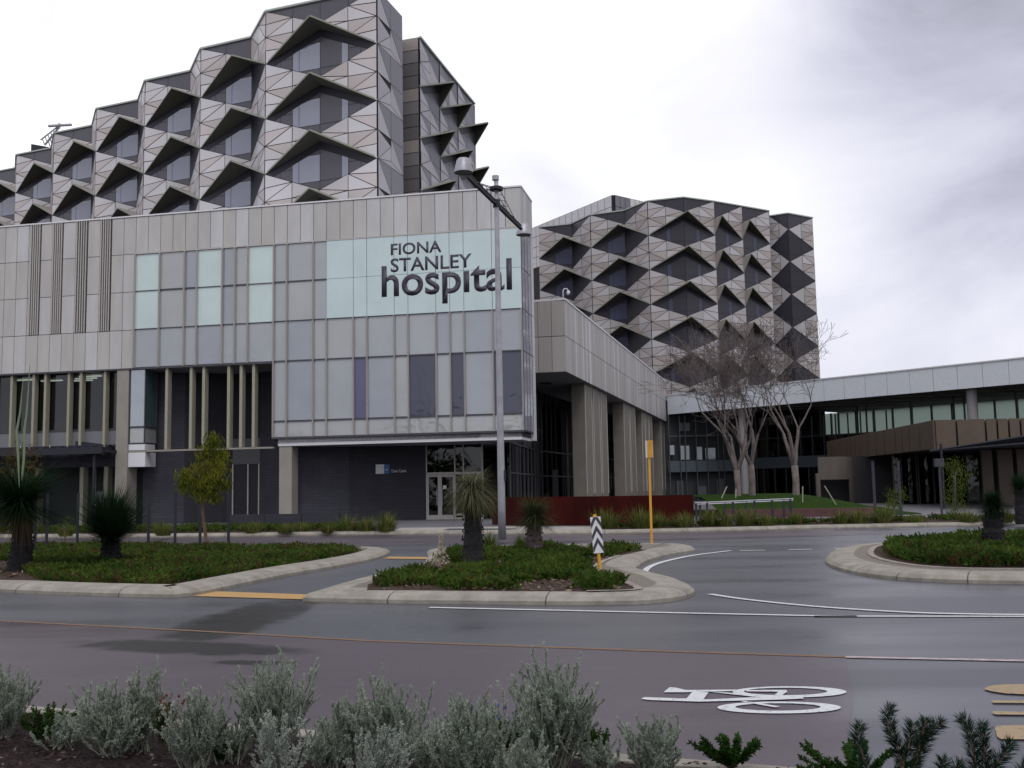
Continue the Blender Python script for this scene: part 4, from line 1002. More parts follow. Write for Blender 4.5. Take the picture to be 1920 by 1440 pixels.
while u < WLn - .05:
    wdt = r.choice((.55, .85, .85, .4)); u1 = min(WLn, u + wdt)
    for j, (z0, z1) in enumerate(((9.46, 11.86), (11.9, 14.33))):
        mi = 2 if wdt < .5 else r.choice((0, 0, 1, 1)); wgbox(mb, u + .012, u1 - .012, -.1, r.uniform(-.0, .015), z0, z1, mi)
    u = u1; i += 1
pf = [(i * .93) for i in range(9)]
for k in range(8):
    for z0, z1 in ((9.46, 11.86), (11.9, 14.33)):
        p = [Vector(wa) + FU * (pf[k] + .015), Vector(wa) + FU * (pf[k + 1] - .015)]
        mb.slab(p[0], p[1], z0, z1, .1, r.choice((0, 1, 0)), side=-1)
mb.build('wing_panel', M['wingpan'], WG)
mb = MB(); wgbox(mb, -.05, WLn, -8.1, .06, 14.34, 14.46); mb.build('parapet', M['whiteedge'], WG)
mb = MB(); wgbox(mb, 0.02, WLn, -8.0, -.12, 9.44, 9.6); mb.build('soffit', M['soffit'], WG)
mb = MB(); wgbox(mb, 6.2, 7.4, -3.4, -2.6, 9.40, 9.44); mb.build('soffit_hatch', M['charcoal2'], WG)
M['col_dark'] = mat('column_taupe', (.17, .155, .13), .7, var=.08, scale=1)
def colgroup(u0, u1, nb_, m='col_dark'):
    gap = .45; wv = (u1 - u0 - gap * (nb_ - 1)) / nb_
    for k in range(nb_):
        a = u0 + k * (wv + gap); mb = MB(); wgbox(mb, a, a + wv, -1.35, -.35, -.5, 9.44); c = mb.build('column', M[m], WG)
        mb = MB(); wgbox(mb, a + wv - .12, a + wv - .04, -.35, -.31, 1.2, 9.4, 0); wgbox(mb, a + .04, a + .12, -.35, -.31, 1.2, 9.4, 0); mb.build('edge_strip', M['frame'], c)
colgroup(8.1, 17.6, 3); colgroup(26.6, 33.8, 2); colgroup(38.5, 46.6, 3); colgroup(54.6, 57.8, 1)
curtain((2.3, 83.4), (6.78, 98.5), -.3, 9.44, 1.5, WG, (2.6, 4.6), M['clear_dark'], fr='transom')
curtain((6.78, 98.5), (14.2, 124.5), -.3, 9.44, 1.6, WG, (2.6, 4.6), M['clear_dark'], fr='transom')
mb = MB(); mb.slab((-1, 104), (12, 128), -.5, 9.6, .3); mb.build('inner_wall', M['room'], WG)
mb = MB(); mb.slab((0.6, 84), (9.5, 122), 4.3, 4.55, 3.4); mb.build('floor_slab', M['room_pale'], WG)
mb = MB(); dp = Vector((4.2, 90.0)); mb.slab((3.1, 86.2), (3.7, 88.2), -.2, 3.2, .2); mb.build('dark_portal', M['black'], WG)
# small gooseneck camera on the parapet
gp = AY(1056, 562, 69.6); GC = thing('security_camera', 'white gooseneck security camera standing on the wing parapet', 'camera', (gp.x, gp.y, 14.46))
q = [Vector((gp.x, gp.y, 14.46)), Vector((gp.x, gp.y, 15.05))]
for k in range(7): t = math.pi * (1 - k / 6); q.append(Vector((gp.x + .18 + .18 * math.cos(t), gp.y, 15.1 + .17 * math.sin(t))))
mb = MB(); mb.tube(q, .035, 8); mb.build('pole', M['whiteedge'], GC, smooth=True)
mb = MB(); c = q[-1] + Vector((0, 0, -.1)); mb.tube([c + Vector((0, 0, .1)), c, c + Vector((0, 0, -.05)), c + Vector((0, 0, -.13)), c + Vector((0, 0, -.17))], [.09, .13, .13, .09, .03], 10); mb.build('dome', M['whiteedge'], GC, smooth=True)

# ------------------------------------------------------------------ concourse at right
CC = thing('covered_concourse', 'long white fascia roof over a dark glazed concourse at the right', 'building', (32, 110, 0))
ca, cb2 = Vector((18.75, 124.2)), Vector((46.2, 92.0)); cd = (cb2 - ca).normalized(); cnn = Vector((cd.y, -cd.x)); cnn = cnn if cnn.dot(-ca) > 0 else -cnn; CL = (cb2 - ca).length
def ccp(u, o, z): p = ca + cd * u + cnn * o; return (p.x, p.y, z)
def ccbox(mb, u0, u1, o0, o1, z0, z1, mi=0): mb.box8([ccp(u0, o1, z0), ccp(u1, o1, z0), ccp(u1, o0, z0), ccp(u0, o0, z0), ccp(u0, o1, z1), ccp(u1, o1, z1), ccp(u1, o0, z1), ccp(u0, o0, z1)], mi)
def ccx(px, py, o):
    d = ray(px, py); n3 = cnn; o3 = ca + cnn * o; t = o3.dot(n3) / Vector((d.x, d.y)).dot(n3); p = CAMP + d * t
    return (Vector((p.x, p.y)) - o3).dot(cd), p.z
mb = MB(); uu = 0; ztop = 12.55; zbt = 10.28
while uu < 62:
    ccbox(mb, uu + .02, uu + 2.38, -.1, 0, zbt, ztop); uu += 2.4
mb.build('fascia', M['fascia'], CC)
mb = MB(); ccbox(mb, -.5, 62, -.3, .08, ztop, ztop + .12); mb.build('roof_edge', M['whiteedge'], CC)
mb = MB(); ccbox(mb, 0, 12, -15, -.1, zbt + .02, ztop - .1); ccbox(mb, 12, 70, -18.4, -.1, zbt + .02, ztop - .1); mb.build('roof', M['soffit_d'] if 'soffit_d' in M else mat('soffit_dark', (.06, .055, .055), .8), CC)
mb = MB(); r = random.Random(31)
for i in range(34):
    u = 8 + i * 1.7; o = (-2.2, -7.0, -4.5, -11.0)[i % 4]
    a, b = Vector(ccp(u, o, 0)[:2]), Vector(ccp(u + 2.6, o - 3.6, 0)[:2]); mb.slab(a, b, zbt - .03, zbt + .015, .55, i % 2)
mb.build('soffit_slat', [M['slat'], M['timber']], CC)
for px, wv in ((1823, .95), (1391, .9)):
    u, _ = ccx(px, 760, -1.2); mb = MB(); c = Vector(ccp(u, -1.2, 0)[:2])
    mb.prism([(c.x + wv / 2 * math.cos(t), c.y + wv / 2 * math.sin(t)) for t in [2 * math.pi * k / 16 for k in range(16)]], -.5, zbt); mb.build('column', mat('column_pale', (.26, .25, .25), .7), CC, smooth=False)
# upper clerestory glazing and pale wall behind it

mb = MB(); u = 11.0; r = random.Random(33)
while u < 60:
    ccbox(mb, u, u + .12, -8.2, -8.0, 4.5, zbt); u += r.choice((3.1, 4.7, 1.1, 5.2))
u = 11.0
while u < 70: ccbox(mb, u, u + .14, -17.9, -17.6, 7.0, zbt); u += r.choice((2.4, 2.4, 2.4, 1.0))
ccbox(mb, 0, 60, -8.2, -7.8, 7.0, 7.15); mb.build('window_frame', M['transom'], CC)
mb = MB(); ccbox(mb, 0, 60, -8.05, -8.0, 4.5, 7.05); ccbox(mb, 0, 12.1, -8.05, -8.0, 7.05, zbt); mb.build('glazing', M['clear'], CC)
mb = MB(); ccbox(mb, ccx(1512, 800, -18)[0], 75, -18.03, -18.0, 7.2, zbt); _cm = mat('clerestory_glass', (.60, .63, .60), .5, var=.12, scale=.5, stretch=(1, 1, .15)); _t = _cm.node_tree
_tr = _t.nodes.new('ShaderNodeBsdfTranslucent'); _tr.inputs[0].default_value = (.62, .70, .64, 1); _mx = _t.nodes.new('ShaderNodeMixShader'); _mx.inputs[0].default_value = .9
_t.links.new(_t.nodes['Principled BSDF'].outputs[0], _mx.inputs[1]); _t.links.new(_tr.outputs[0], _mx.inputs[2]); _t.links.new(_mx.outputs[0], _t.nodes['Material Output'].inputs[0])
mb.build('clerestory_pane', _cm, CC)
# link level with grey-green spandrel
mb = MB(); ccbox(mb, -6, 20, -7.9, -7.6, 3.55, 4.85); mb.build('spandrel', mat('spandrel_slate', (.065, .085, .10), .6), CC)
mb = MB(); u = -6
while u < 24: ccbox(mb, u, u + .10, -7.9, -7.65, -.4, 3.55, 0); ccbox(mb, u + .6, u + .68, -7.9, -7.7, 4.85, 9.4, 0); u += 1.55
mb.build('window_frame', M['transom'], CC)
mb = MB(); ccbox(mb, -6, 24, -7.85, -7.82, -.4, 3.5); mb.build('glazing', M['clear_dark'], CC)
mb = MB(); ccbox(mb, -26, 12, -15, -14.8, -.5, 13.0); ccbox(mb, -26, 12, -14.8, -1.0, 11.9, 12.1); ccbox(mb, 12, 60, -15, -14.8, -.5, 7.0); ccbox(mb, 12, 60, -14.8, -8.2, 6.9, 7.05); ccbox(mb, 34, 60, -14.8, -9.3, -.5, 7.0); ccbox(mb, -8, 30, -14.8, -8.1, 3.6, 4.0); mb.build('inner_wall', mat('concourse_back', (.035, .042, .045), .9), CC)
mb = MB(); mb.slab((18.4, 124.9), (31, 124.9), -.5, 10.2, .2); mb.build('inner_wall', bpy.data.materials['concourse_back'], CC)
zs0, zs1 = AY(1280, 885, 124).z, AY(1280, 864, 124).z
mb = MB(); mb.slab((18.6, 124.0), (27.2, 124.0), zs0, zs1, .2); mb.build('spandrel', bpy.data.materials['spandrel_slate'], CC)
mb = MB(); x_ = 18.7; k_ = 0
while x_ < 30:
    mb.slab((x_, 123.9), (x_ + .10, 123.9), -.5, 10.2, .35); x_ += (1.3, .65, 1.3, 1.3)[k_ % 4]; k_ += 1
mb.slab((18.6, 124.1), (31, 124.1), zs1 + 2.9, zs1 + 3.05, .2); mb.build('window_frame', M['transom'], CC)
for xa, xb, za, zc in ((19.6, 20.4, -.1, 2.3), (22.0, 23.2, .3, 1.6), (24.4, 25.4, -.1, 2.4), (20.2, 21.4, zs1 + 3.6, zs1 + 4.6)):
    mb = MB(); mb.slab((xa, 124.5), (xb, 124.5), za, zc, .1); mb.build('window', mat('dim_pane', (.075, .085, .09), .4), CC)
dayl = wavyglass('daylight_pane', (.24, .29, .30), refl=.08, wave=.05)
for px0, px1, y0, y1 in ((1256, 1264, 835, 853), (1276, 1292, 836, 862), (1304, 1316, 838, 862), (1322, 1341, 840, 862), (1447, 1462, 843, 854), (1478, 1490, 842, 853), (1370, 1379, 842, 851), (1411, 1431, 883, 899), (1447, 1462, 880, 898), (1424, 1442, 902, 925), (1466, 1482, 886, 900)):
    u0, z1 = ccx(px0, y0, -14.5); u1, z0 = ccx(px1, y1, -14.5); mb = MB()
    if px1 < 1345: mb.slab(AY(px0, y0, 124.2).xy, AY(px1, y0, 124.2).xy, AY(px0, y1, 124.2).z, AY(px0, y0, 124.2).z, .1)
    else: ccbox(mb, u0, u1, -14.8, -14.6, z0, z1)
    w_ = mb.build('window', dayl if px0 not in (1424,) else M['redbrick'], CC)

# bronze canopy block at right
BB = thing('bronze_canopy_building', 'angular bronze clad canopy block with dark glazed entrance under it at the right', 'building', (34, 90, 0))
p1_, p0_ = Vector((29.9, 73.0)), Vector((32.6, 107.0)); p2_ = Vector((52, 71.5))
def seams(a, b, z0, z1, parent, r, widths=(.8, 1.5, 2.0, 2.6)):
    mb = MB(); d = (b - a); l = d.length; d.normalize(); u = 0
    while u < l - .05:
        w_ = min(r.choice(widths), l - u); p = a + d * (u + .07); q = a + d * (u + w_ - .07)
        mb.slab(p, q, z0, z1, .15, side=0); u += w_
    return mb.build('cladding_panel', M['bronze'], parent)
r = random.Random(41); seams(p1_, p0_, 3.95, 5.98, BB, r, (1.2, 1.8, 2.6, 3.2)); seams(p1_, p2_, 3.95, 5.98, BB, r)
mb = MB(); mb.prism([(p1_.x + .2, p1_.y + .25), (p2_.x, p2_.y + .2), (54, 108), (p0_.x + .2, 107)], 4.0, 5.9); mb.build('roof_slab', M['bronze_d'], BB)
mb = MB(); mb.slab((30.2, 92), (60, 86), -.5, 4.0, .3, 0); mb.build('inner_wall', M['black'], BB)
mb = MB()
def bb(px, Y): return AY(px, 900, Y).xy
for px0, px1, m_ in ((1842, 1862, 0), (1872, 1900, 0), (1908, 1935, 0), (1945, 1990, 0)):
    mb.slab(bb(px0, 76), bb(px1, 76), -.4, 3.9, .2, 0)
mb.build('pier', M['bronze'], BB)
mb = MB()
for px in (1675, 1690, 1718, 1722, 1750, 1790, 1812): mb.slab(bb(px, 84), bb(px + 2, 84), -.4, 3.9, .1)
mb.build('window_frame', M['bronze_d'], BB)
mb = MB(); mb.slab(bb(1676, 84.2), bb(1835, 84.2), -.4, 3.9, .04); mb.build('glazing', M['clear_dark'], BB)
# grey portal and brown wall left of it
mb = MB(); mb.slab(bb(1535, 96), bb(1612, 96), 2.0, 4.1, .3, 0); mb.slab(bb(1592, 95.9), bb(1612, 95.9), -.5, 2.0, .3, 0); mb.slab(bb(1530, 95.8), bb(1537, 95.8), -.5, 2.6, .3, 0)
mb.build('wall', mat('brown_stone', (.115, .10, .088), .8, var=.15, scale=.8, stretch=(1, 1, .2)), BB)
mb = MB(); mb.slab(bb(1538, 97.5), bb(1592, 97.5), -.5, 2.2, .2, 0); mb.build('dark_opening', M['black'], BB)
mb = MB()
for y0, y1 in ((872, 882), (892, 903)):
    za = AY(1640, y1, 94).z; zc = AY(1640, y0, 94).z; mb.slab(bb(1608, 94), bb(1671, 94), za, zc, .3, 0)
mb.slab(bb(1608, 93.9), bb(1612, 93.9), -.4, AY(1608, 870, 94).z, .3, 0)
mb.build('lintel', mat('lintel_grey', (.17, .17, .185), .7), BB)
mb = MB(); mb.slab(bb(1612, 95), bb(1672, 95), -.4, 2.9, .1, 0); mb.build('glazing', M['clear_dark'], BB)
mb = MB()
for px in (1613, 1631, 1655): mb.slab(bb(px, 94.8), bb(px + 1.5, 94.8), -.4, 2.2, .1)
mb.build('window_frame', M['frame'], BB)
# dark steel awning in front
AW = thing('steel_awning', 'dark steel framed awning in front of the bronze block at the right edge', 'awning', (33, 66, 0))
a0, a1, a2 = AY(1745, 846, 70), AY(1925, 818, 62), AY(1925, 832, 62)
mb = MB(); mb.tube([a0, a1], .10, 5); mb.tube([a0, a2], .10, 5)
for i in range(12): t = (i + 1) / 13; mb.tube([a0.lerp(a1, t), a0.lerp(a2, max(0, t - .06))], .045, 4)
mb.tube([a1, a1 + (a1 - a0).normalized() * 8], .10, 5); mb.tube([a2, a2 + (a2 - a0).normalized() * 8], .10, 5)
mb.build('truss', M['darkmetal'], AW)
mb = MB(); q = [a0 + Vector((0, .1, .05)), a1 + Vector((0, .1, .1)), a1 + Vector((8, 6, .2)), a0 + Vector((6, 9, .2))]; mb.poly(q); mb.poly([p + Vector((0, 0, -.06)) for p in q][::-1]); mb.build('canopy_sheet', M['darkmetal'], AW)
mb = MB()
for px, Y in ((1768, 68), (1940, 62.5)):
    p = AY(px, 900, Y); mb.tube([(p.x, p.y, -.2), (p.x, p.y, AY(px, 832, Y).z)], .09, 8)
mb.build('post', M['darkmetal'], AW)

# ------------------------------------------------------------------ corten wall, low wall, lawn, railing, small walls
pts = smooth([(-.75, 49.0), (-.95, 47.3), (-.6, 45.6), (.2, 44.1), (1.4, 43.1), (3.5, 42.0), (7.07, 40.9)], 5)
mb = MB(); Pn = inset(pts, 0)
for i in range(len(pts) - 1): mb.slab(pts[i], pts[i + 1], -.2, 1.30, .14, 0)
RW = mb.build('corten_wall', M['corten'], at=(0, 0, 0)); tag(RW, 'long rust red corten steel retaining wall curving away beside the entrance', 'wall')
mb = MB(); qa, qb = AY(1360, 960, 52.6).xy, AY(1643, 960, 51.2).xy
mb.slab(qa, qb, -.2, .42, .3, 0); LW = mb.build('low_wall', M['redbrick'], at=(0, 0, 0)); tag(LW, 'low dull red wall below the lawn mound near the bare trees', 'wall')
mb = MB(); q = [fp(14.9, 3.4, 0), fp(10.9, 3.4, 0)]
for k in range(3):
    fbox(mb, 16.4 - k * 2.2 - 2.17, 16.4 - k * 2.2, 3.0, 3.3, -.2, .50)
tag(mb.build('planter_wall', M['charcoal'], at=(0, 0, 0)), 'low dark concrete planter wall in front of the charcoal wall', 'wall')
# lawn mound
mb = MB(); nx_, ny_ = 40, 20; X0, X1, Y0, Y1 = 10.6, 27, 52.9, 78
def mz(x, y):
    u = (x - X0) / (X1 - X0); v = (y - Y0) / (Y1 - Y0)
    e1 = 1.0; e2 = max(0, min(1, (22.0 + (y - 52) * .24 - x) / 8)); e3 = max(.28, min(1, (y - 50) / 10))
    s = lambda t: t * t * (3 - 2 * t)
    return zg(x, y) - .03 + 1.16 * s(e1) * s(e2) * s(e3)
for j in range(ny_ + 1):
    for i in range(nx_ + 1):
        x = X0 + (X1 - X0) * i / nx_; y = Y0 + (Y1 - Y0) * j / ny_; mb.v.append((x, y, mz(x, y)))
for j in range(ny_):
    for i in range(nx_):
        a = j * (nx_ + 1) + i; mb.f.append((a, a + 1, a + nx_ + 2, a + nx_ + 1)); mb.m.append(0)
tag(mb.build('lawn', M['lawn'], smooth=True), kind='structure')
# railings
RL = thing('ramp_railing', 'dark post railing with pale handrails between the corten wall and the lawn', 'railing', (11, 45, 0))
ra, rb = AY(1303, 943, 46), AY(1487, 935, 47); rc, rd2 = AY(1303, 946, 49.5), AY(1487, 938, 50)
mb = MB(); mb.tube([ra, rb], .035, 6); mb.build('handrail', M['metal'], RL); mb = MB(); mb.tube([rc, rd2], .03, 6); mb.build('handrail', M['metal'], RL)
for k, t in enumerate((.01, .12, .38, .6, .78, .97)):
    p = ra.lerp(rb, t); mb = MB(); mb.box(p.x - .05, p.x + .05, p.y - .02, p.y + .02, -.1, p.z + (.08 if k % 2 else 0)); mb.build('post', M['darkmetal'], RL)
for k, t in enumerate((.05, .3, .52, .9)):
    p = rc.lerp(rd2, t); mb = MB(); mb.box(p.x - .05, p.x + .05, p.y - .02, p.y + .02, -.1, p.z + .05); mb.build('post', M['darkmetal'], RL)

# ------------------------------------------------------------------ street furniture
SL = thing('street_lamp', 'tall grey street lamp with a lamp head at each end of its cross beam', 'street lamp', (-.39, 32.14, .15))
px_, py_ = -.39, 32.14; ptop = AY(929, 331, py_).z; zbeam = AY(932.5, 383, py_).z
mb = MB(); mb.tube([(px_, py_, .1), (px_, py_, 1.2), (px_, py_, zbeam), (px_ , py_, ptop)], [.125, .12, .075, .07], 14); mb.build('pole', M['metal'], SL, smooth=True)
mb = MB(); mb.tube([(px_ - .02, py_, ptop - .12), (px_ - .02, py_, ptop + .02)], .11, 12); mb.build('pole_cap', M['metal'], SL)
mb = MB(); mb.box(px_ + .09, px_ + .15, py_ - .08, py_ + .02, 1.9, 2.25); mb.build('access_box', M['darkmetal'], SL)
bl = G(876, 331, zbeam); br = G(977, 429, zbeam); off = Vector((px_, py_ , zbeam)) - bl.lerp(br, .5); 
bl.z = br.z = zbeam
mb = MB(); mb.tube([bl, br], .06, 8); mb.tube([bl + Vector((0, 0, .12)), br + Vector((0, 0, .12))], .03, 6); mb.build('beam', M['darkmetal'], SL)
for e_pt, q in ((bl, G(869, 318, zbeam)), (br, G(982, 436, zbeam))):
    q.z = zbeam + .05
    mb = MB(); mb.tube([q + Vector((0, 0, -.14)), q + Vector((0, 0, -.10)), q + Vector((0, 0, .22)), q + Vector((0, 0, .27)), q + Vector((0, 0, .28))], [.27, .27, .19, .15, .02], 20, cap=False)
    hd = mb.build('lamp_head', M['metal'], SL, smooth=True)
    mb = MB(); mb.tube([q + Vector((0, 0, -.13)), q + Vector((0, 0, -.12))], .262, 20); mb.build('diffuser', mat('lamp_lens', (.05, .055, .045), .3), hd)
mb = MB(); zc = AY(930, 354, py_).z; mb.tube([(px_, py_, zc - .05), (px_, py_, zc + .05)], .22, 8); mb.tube([(px_, py_, zbeam - .1), (px_, py_, zbeam + .14)], .12, 10); mb.build('collar', M['darkmetal'], SL)
mb = MB()
for e_pt, t in ((bl, .35), (br, .35)):
    pc = Vector((px_, py_, zbeam))
    for sx in (-.1, .1):
        a = Vector((px_ + sx, py_ + sx * .3, zc)); b = pc.lerp(e_pt, .75) + Vector((sx * .3, 0, .05)); mb.tube([a, b], .013, 4)
    a0_, b0_ = Vector((px_ - .1, py_ - .03, zc)), Vector((px_ + .1, py_ + .03, zc)); bb0 = pc.lerp(e_pt, .75)
    for k in range(5): tt = (k + 1) / 6; mb.tube([a0_.lerp(bb0, tt), b0_.lerp(bb0, tt)], .01, 4)
    for k in range(4): tt = (k + 1) / 5; p = a0_.lerp(bb0, tt); mb.tube([p, pc.lerp(e_pt, .75 * tt) + Vector((0, 0, .1))], .01, 4)
mb.build('stay_rod', M['darkmetal'], SL)

CMK = thing('hazard_marker', 'leaning marker board with black and white chevrons on a yellow post', 'road marker', (1.56, 19.22, .16))
b0 = Vector((1.56, 19.22, .16)); lean = Vector((-.075, 0, 1)).normalized(); rt = Vector((1, .15, 0)).normalized(); rt = (rt - lean * rt.dot(lean)).normalized(); fn = rt.cross(lean); fn = fn if fn.y < 0 else -fn
mb = MB(); mb.tube([b0 - lean * .05, b0 + lean * 1.0], .032, 10); mb.build('post', M['polyellow'], CMK)
def cp(u, v, o=0): return b0 + rt * u + lean * v + fn * (.04 + o)
mb = MB(); hw = .098; v0, v1 = .29, .955
mb.box8([cp(-hw, v0, 0), cp(hw, v0, 0), cp(hw, v0, -.012), cp(-hw, v0, -.012), cp(-hw, v1, 0), cp(hw, v1, 0), cp(hw, v1, -.012), cp(-hw, v1, -.012)]); brd = mb.build('board', M['signwhite'], CMK)
mb = MB(); 
for v in (.325, .545, .765):
    t_ = .105
    for sg in (-1, 1):
        pts_ = [(sg * hw, v - .03), (0, v + .15), (0, v + .15 + t_), (sg * hw, v - .03 + t_)]
        pts_ = clip([(a, b) for a, b in pts_], 0, 1, v1 - .004); pts_ = clip(pts_, 0, -1, -(v0 + .002))
        if len(pts_) > 2: mb.poly([cp(a, b, .003) for a, b in pts_])
mb.build('chevron', M['letter'], brd)
YP = thing('signpost', 'thin yellow post with an edge on sign plate at the island tip', 'sign', (3.65, 27.75, .15))
yt = AY(1216, 826, 27.75)
mb = MB(); mb.tube([(3.65, 27.75, .12), (yt.x, 27.75, yt.z)], .033, 10); mb.build('post', M['polyellow'], YP)
mb = MB(); c = Vector((yt.x, 27.7, yt.z)); u = Vector((.085, -.10, 0))
mb.box8([c - u + Vector((0, 0, -.46)), c + u + Vector((0, 0, -.46)), c + u + Vector((.01, .01, -.46)), c - u + Vector((.01, .01, -.46)), c - u, c + u, c + u + Vector((.01, .01, 0)), c - u + Vector((.01, .01, 0))]); mb.build('plate', M['signwhite'], YP)
mb = MB(); mb.box8([c - u * .5 + Vector((0, -.015, -.46)), c + u + Vector((0, -.015, -.46)), c + u + Vector((0, -.003, -.46)), c - u * .5 + Vector((0, -.003, -.46)), c - u * .5 + Vector((0, -.015, 0)), c + u + Vector((0, -.015, 0)), c + u + Vector((0, -.003, 0)), c - u * .5 + Vector((0, -.003, 0))]); mb.build('backing', M['polyellow'], YP)

# dark posts
first = None
PLAB = ['at the far left edge beside the tall grass tree', 'just right of the tall grass tree trunk', 'second to the right of the tall grass tree', 'left of the low round grass tree', 'right of the low round grass tree', 'left of the young gum tree', 'behind the young gum tree stem', 'right of the young gum tree']
for i, (x, y) in enumerate(((-12.7, 26.3), (-13.3, 28.8), (-13.97, 31.0), (-13.6, 32.3), (-10.79, 30.6), (-10.3, 31.5), (-9.54, 31.5), (-8.76, 31.8))):
    if first is None:
        first = thing('timber_post', '', 'post', (x, y, .1), 'thin dark posts in the left planting bed'); 
        mb = MB(); mb.tube([(x, y, .05), (x, y, 1.74)], .045, 8); mb.build('shaft', M['darkmetal'], first); mb = MB(); mb.tube([(x, y, 1.74), (x, y, 1.78)], .05, 8); mb.build('cap', M['darkmetal'], first)
        first['label'] = 'thin dark post ' + PLAB[0]
    else: copy_thing(first, (x, y, .1), 'thin dark post ' + PLAB[i])
RP = [(1641, 43.5, 2.5, 'left of the small bush at right'), (1689, 43.0, 2.5, 'between the small bush and the roundabout plant at right'), (1766, 50, 2.6, 'beside the thin pale green tree at right')]
for i, (px, Y, h_, lab) in enumerate(RP):
    p = AY(px, 960, Y)
    o = thing('tall_post', 'slender grey post standing ' + lab, 'post', (p.x, p.y, zg(p.x, p.y)), 'slender posts behind the far kerb')
    mb = MB(); mb.tube([(p.x, p.y, -.1), (p.x, p.y, h_)], .06, 8); mb.build('shaft', M['charcoal2'], o)
    if i == 2: mb = MB(); mb.box(p.x - .22, p.x + .22, p.y - .1, p.y + .1, 2.35, 2.75); mb.build('head', M['charcoal2'], o)
    else: mb = MB(); mb.tube([(p.x, p.y, h_), (p.x, p.y, h_ + .06)], .075, 8); mb.build('cap', M['darkmetal'], o)

# ------------------------------------------------------------------ vegetation
R3 = random.Random(77)
def rv(r, s=1.0): return Vector((r.uniform(-1, 1), r.uniform(-1, 1), r.uniform(-1, 1))) * s
def leaf(mb, p, d, ln, wd, r, mi=0):
    d = d.normalized(); s = d.cross(rv(r) + Vector((0, 0, .01))); 
    if s.length < 1e-3: return
    s.normalize(); a = p + s * wd * .5; b = p - s * wd * .5; m_ = p + d * ln * .5; e_ = p + d * ln
    mb.poly([p, m_ + s * wd * .5, e_, m_ - s * wd * .5], mi)
def blade(mb, p, az, el, ln, droop, wd, seg=4, mi=0):
    q = Vector(p); d = Vector((math.cos(az) * math.cos(el), math.sin(az) * math.cos(el), math.sin(el))); side = Vector((-math.sin(az), math.cos(az), 0)); pts = []
    for k in range(seg + 1):
        pts.append(q.copy()); q = q + d * ln / seg; d = (d + Vector((0, 0, -droop / seg))).normalized()
    for k in range(seg):
        w0 = wd * (1 - k / seg) ; w1 = wd * (1 - (k + 1) / seg)
        if k == seg - 1: mb.poly([pts[k] - side * w0, pts[k] + side * w0, pts[k + 1]], mi)
        else: mb.poly([pts[k] - side * w0, pts[k] + side * w0, pts[k + 1] + side * w1, pts[k + 1] - side * w1], mi)
def inpoly(x, y, P):
    c = False; n = len(P)
    for i in range(n):
        x0, y0, x1, y1 = P[i][0], P[i][1], P[(i + 1) % n][0], P[(i + 1) % n][1]
        if (y0 > y) != (y1 > y) and x < (x1 - x0) * (y - y0) / (y1 - y0) + x0: c = not c
    return c
def groundcover(name, poly, z0, dens, hmax, label, seed, holes=(), edge=.25, size=.07, russet=.12, thr=-.25):
    r = random.Random(seed); mb = MB(); xs = [p[0] for p in poly]; ys = [p[1] for p in poly]
    ar = (max(xs) - min(xs)) * (max(ys) - min(ys)); n = int(ar * dens)
    for _ in range(n):
        x = r.uniform(min(xs), max(xs)); y = r.uniform(min(ys), max(ys))
        if not inpoly(x, y, poly): continue
        if any((x - hx) ** 2 + (y - hy) ** 2 < hr * hr for hx, hy, hr in holes): continue
        nz = noise.noise(Vector((x * .9, y * .9, seed))) + .45 * noise.noise(Vector((x * 3.1, y * 3.1, seed)))
        if nz < thr: continue
        h = hmax * (.45 + .75 * min(1, max(0, nz + .35))) * r.uniform(.35, 1)
        mi = 1 if r.random() < russet * (1 + 2 * max(0, noise.noise(Vector((x * .6, y * .6, seed + 9))))) else 0
        p = Vector((x, y, z0 + h * .6))
        for _k in range(4):
            d = Vector((r.uniform(-1, 1), r.uniform(-1, 1), r.uniform(.1, 1.2))); leaf(mb, p + rv(r, .05) , d, size * r.uniform(.8, 1.7), size * .55, r, mi)
        leaf(mb, Vector((x, y, z0)), Vector((r.uniform(-.5, .5), r.uniform(-.5, .5), 1)), h, size * .8, r, mi)
    o = mb.build(name, [M['cover'], M['cover_r']]); tag(o, label, 'ground cover', kind='stuff'); return o
gl_poly = [(-16, 33.0), (-15.4, 29.5), (-14.5, 26.8), (-11.6, 25.2), (-10.4, 22.0), (-9.4, 20.3), (-8.2, 18.6), (-6.2, 17.75), (-5.55, 19.2), (-5.1, 21.5), (-4.6, 23.5), (-4.15, 25.6), (-4.1, 27.4), (-5.5, 28.6), (-9, 30.4), (-13, 32.4)]
groundcover('groundcover', gl_poly, .10, 150, .24, 'low green spreading ground cover in the left island bed', 3, thr=-.42, russet=.22)
groundcover('groundcover', [p[:2] for p in inset(CBp, .12)], .165, 330, .20, 'low green ground cover in the central island bed', 5, holes=((-.95, 20.4, 1.0), (-.5, 25.5, .9), (1.95, 15.5, .5)), thr=-.16)
groundcover('groundcover', [p[:2] for p in inset(RI2, 1.2) if p.x < 18], .17, 190, .34, 'dark green ground cover filling the round island at right', 8, thr=-.6, size=.085)
groundcover('groundcover', [(-24, 46.2), (-20, 44.0), (-14, 42.0), (-6, 40.8), (-6, 43.5), (-14, 46), (-24, 48)], .16, 60, .28, 'green ground cover strip behind the far kerb at left', 12, thr=-.3, size=.11)
groundcover('groundcover', [(3.2, 38.1), (8, 38.4), (13, 39.2), (24, 39.4), (24, 41.2), (13, 41), (5, 39.8)], .16, 70, .20, 'low plants behind the far kerb at right', 14, thr=-.05, size=.10, russet=.3)

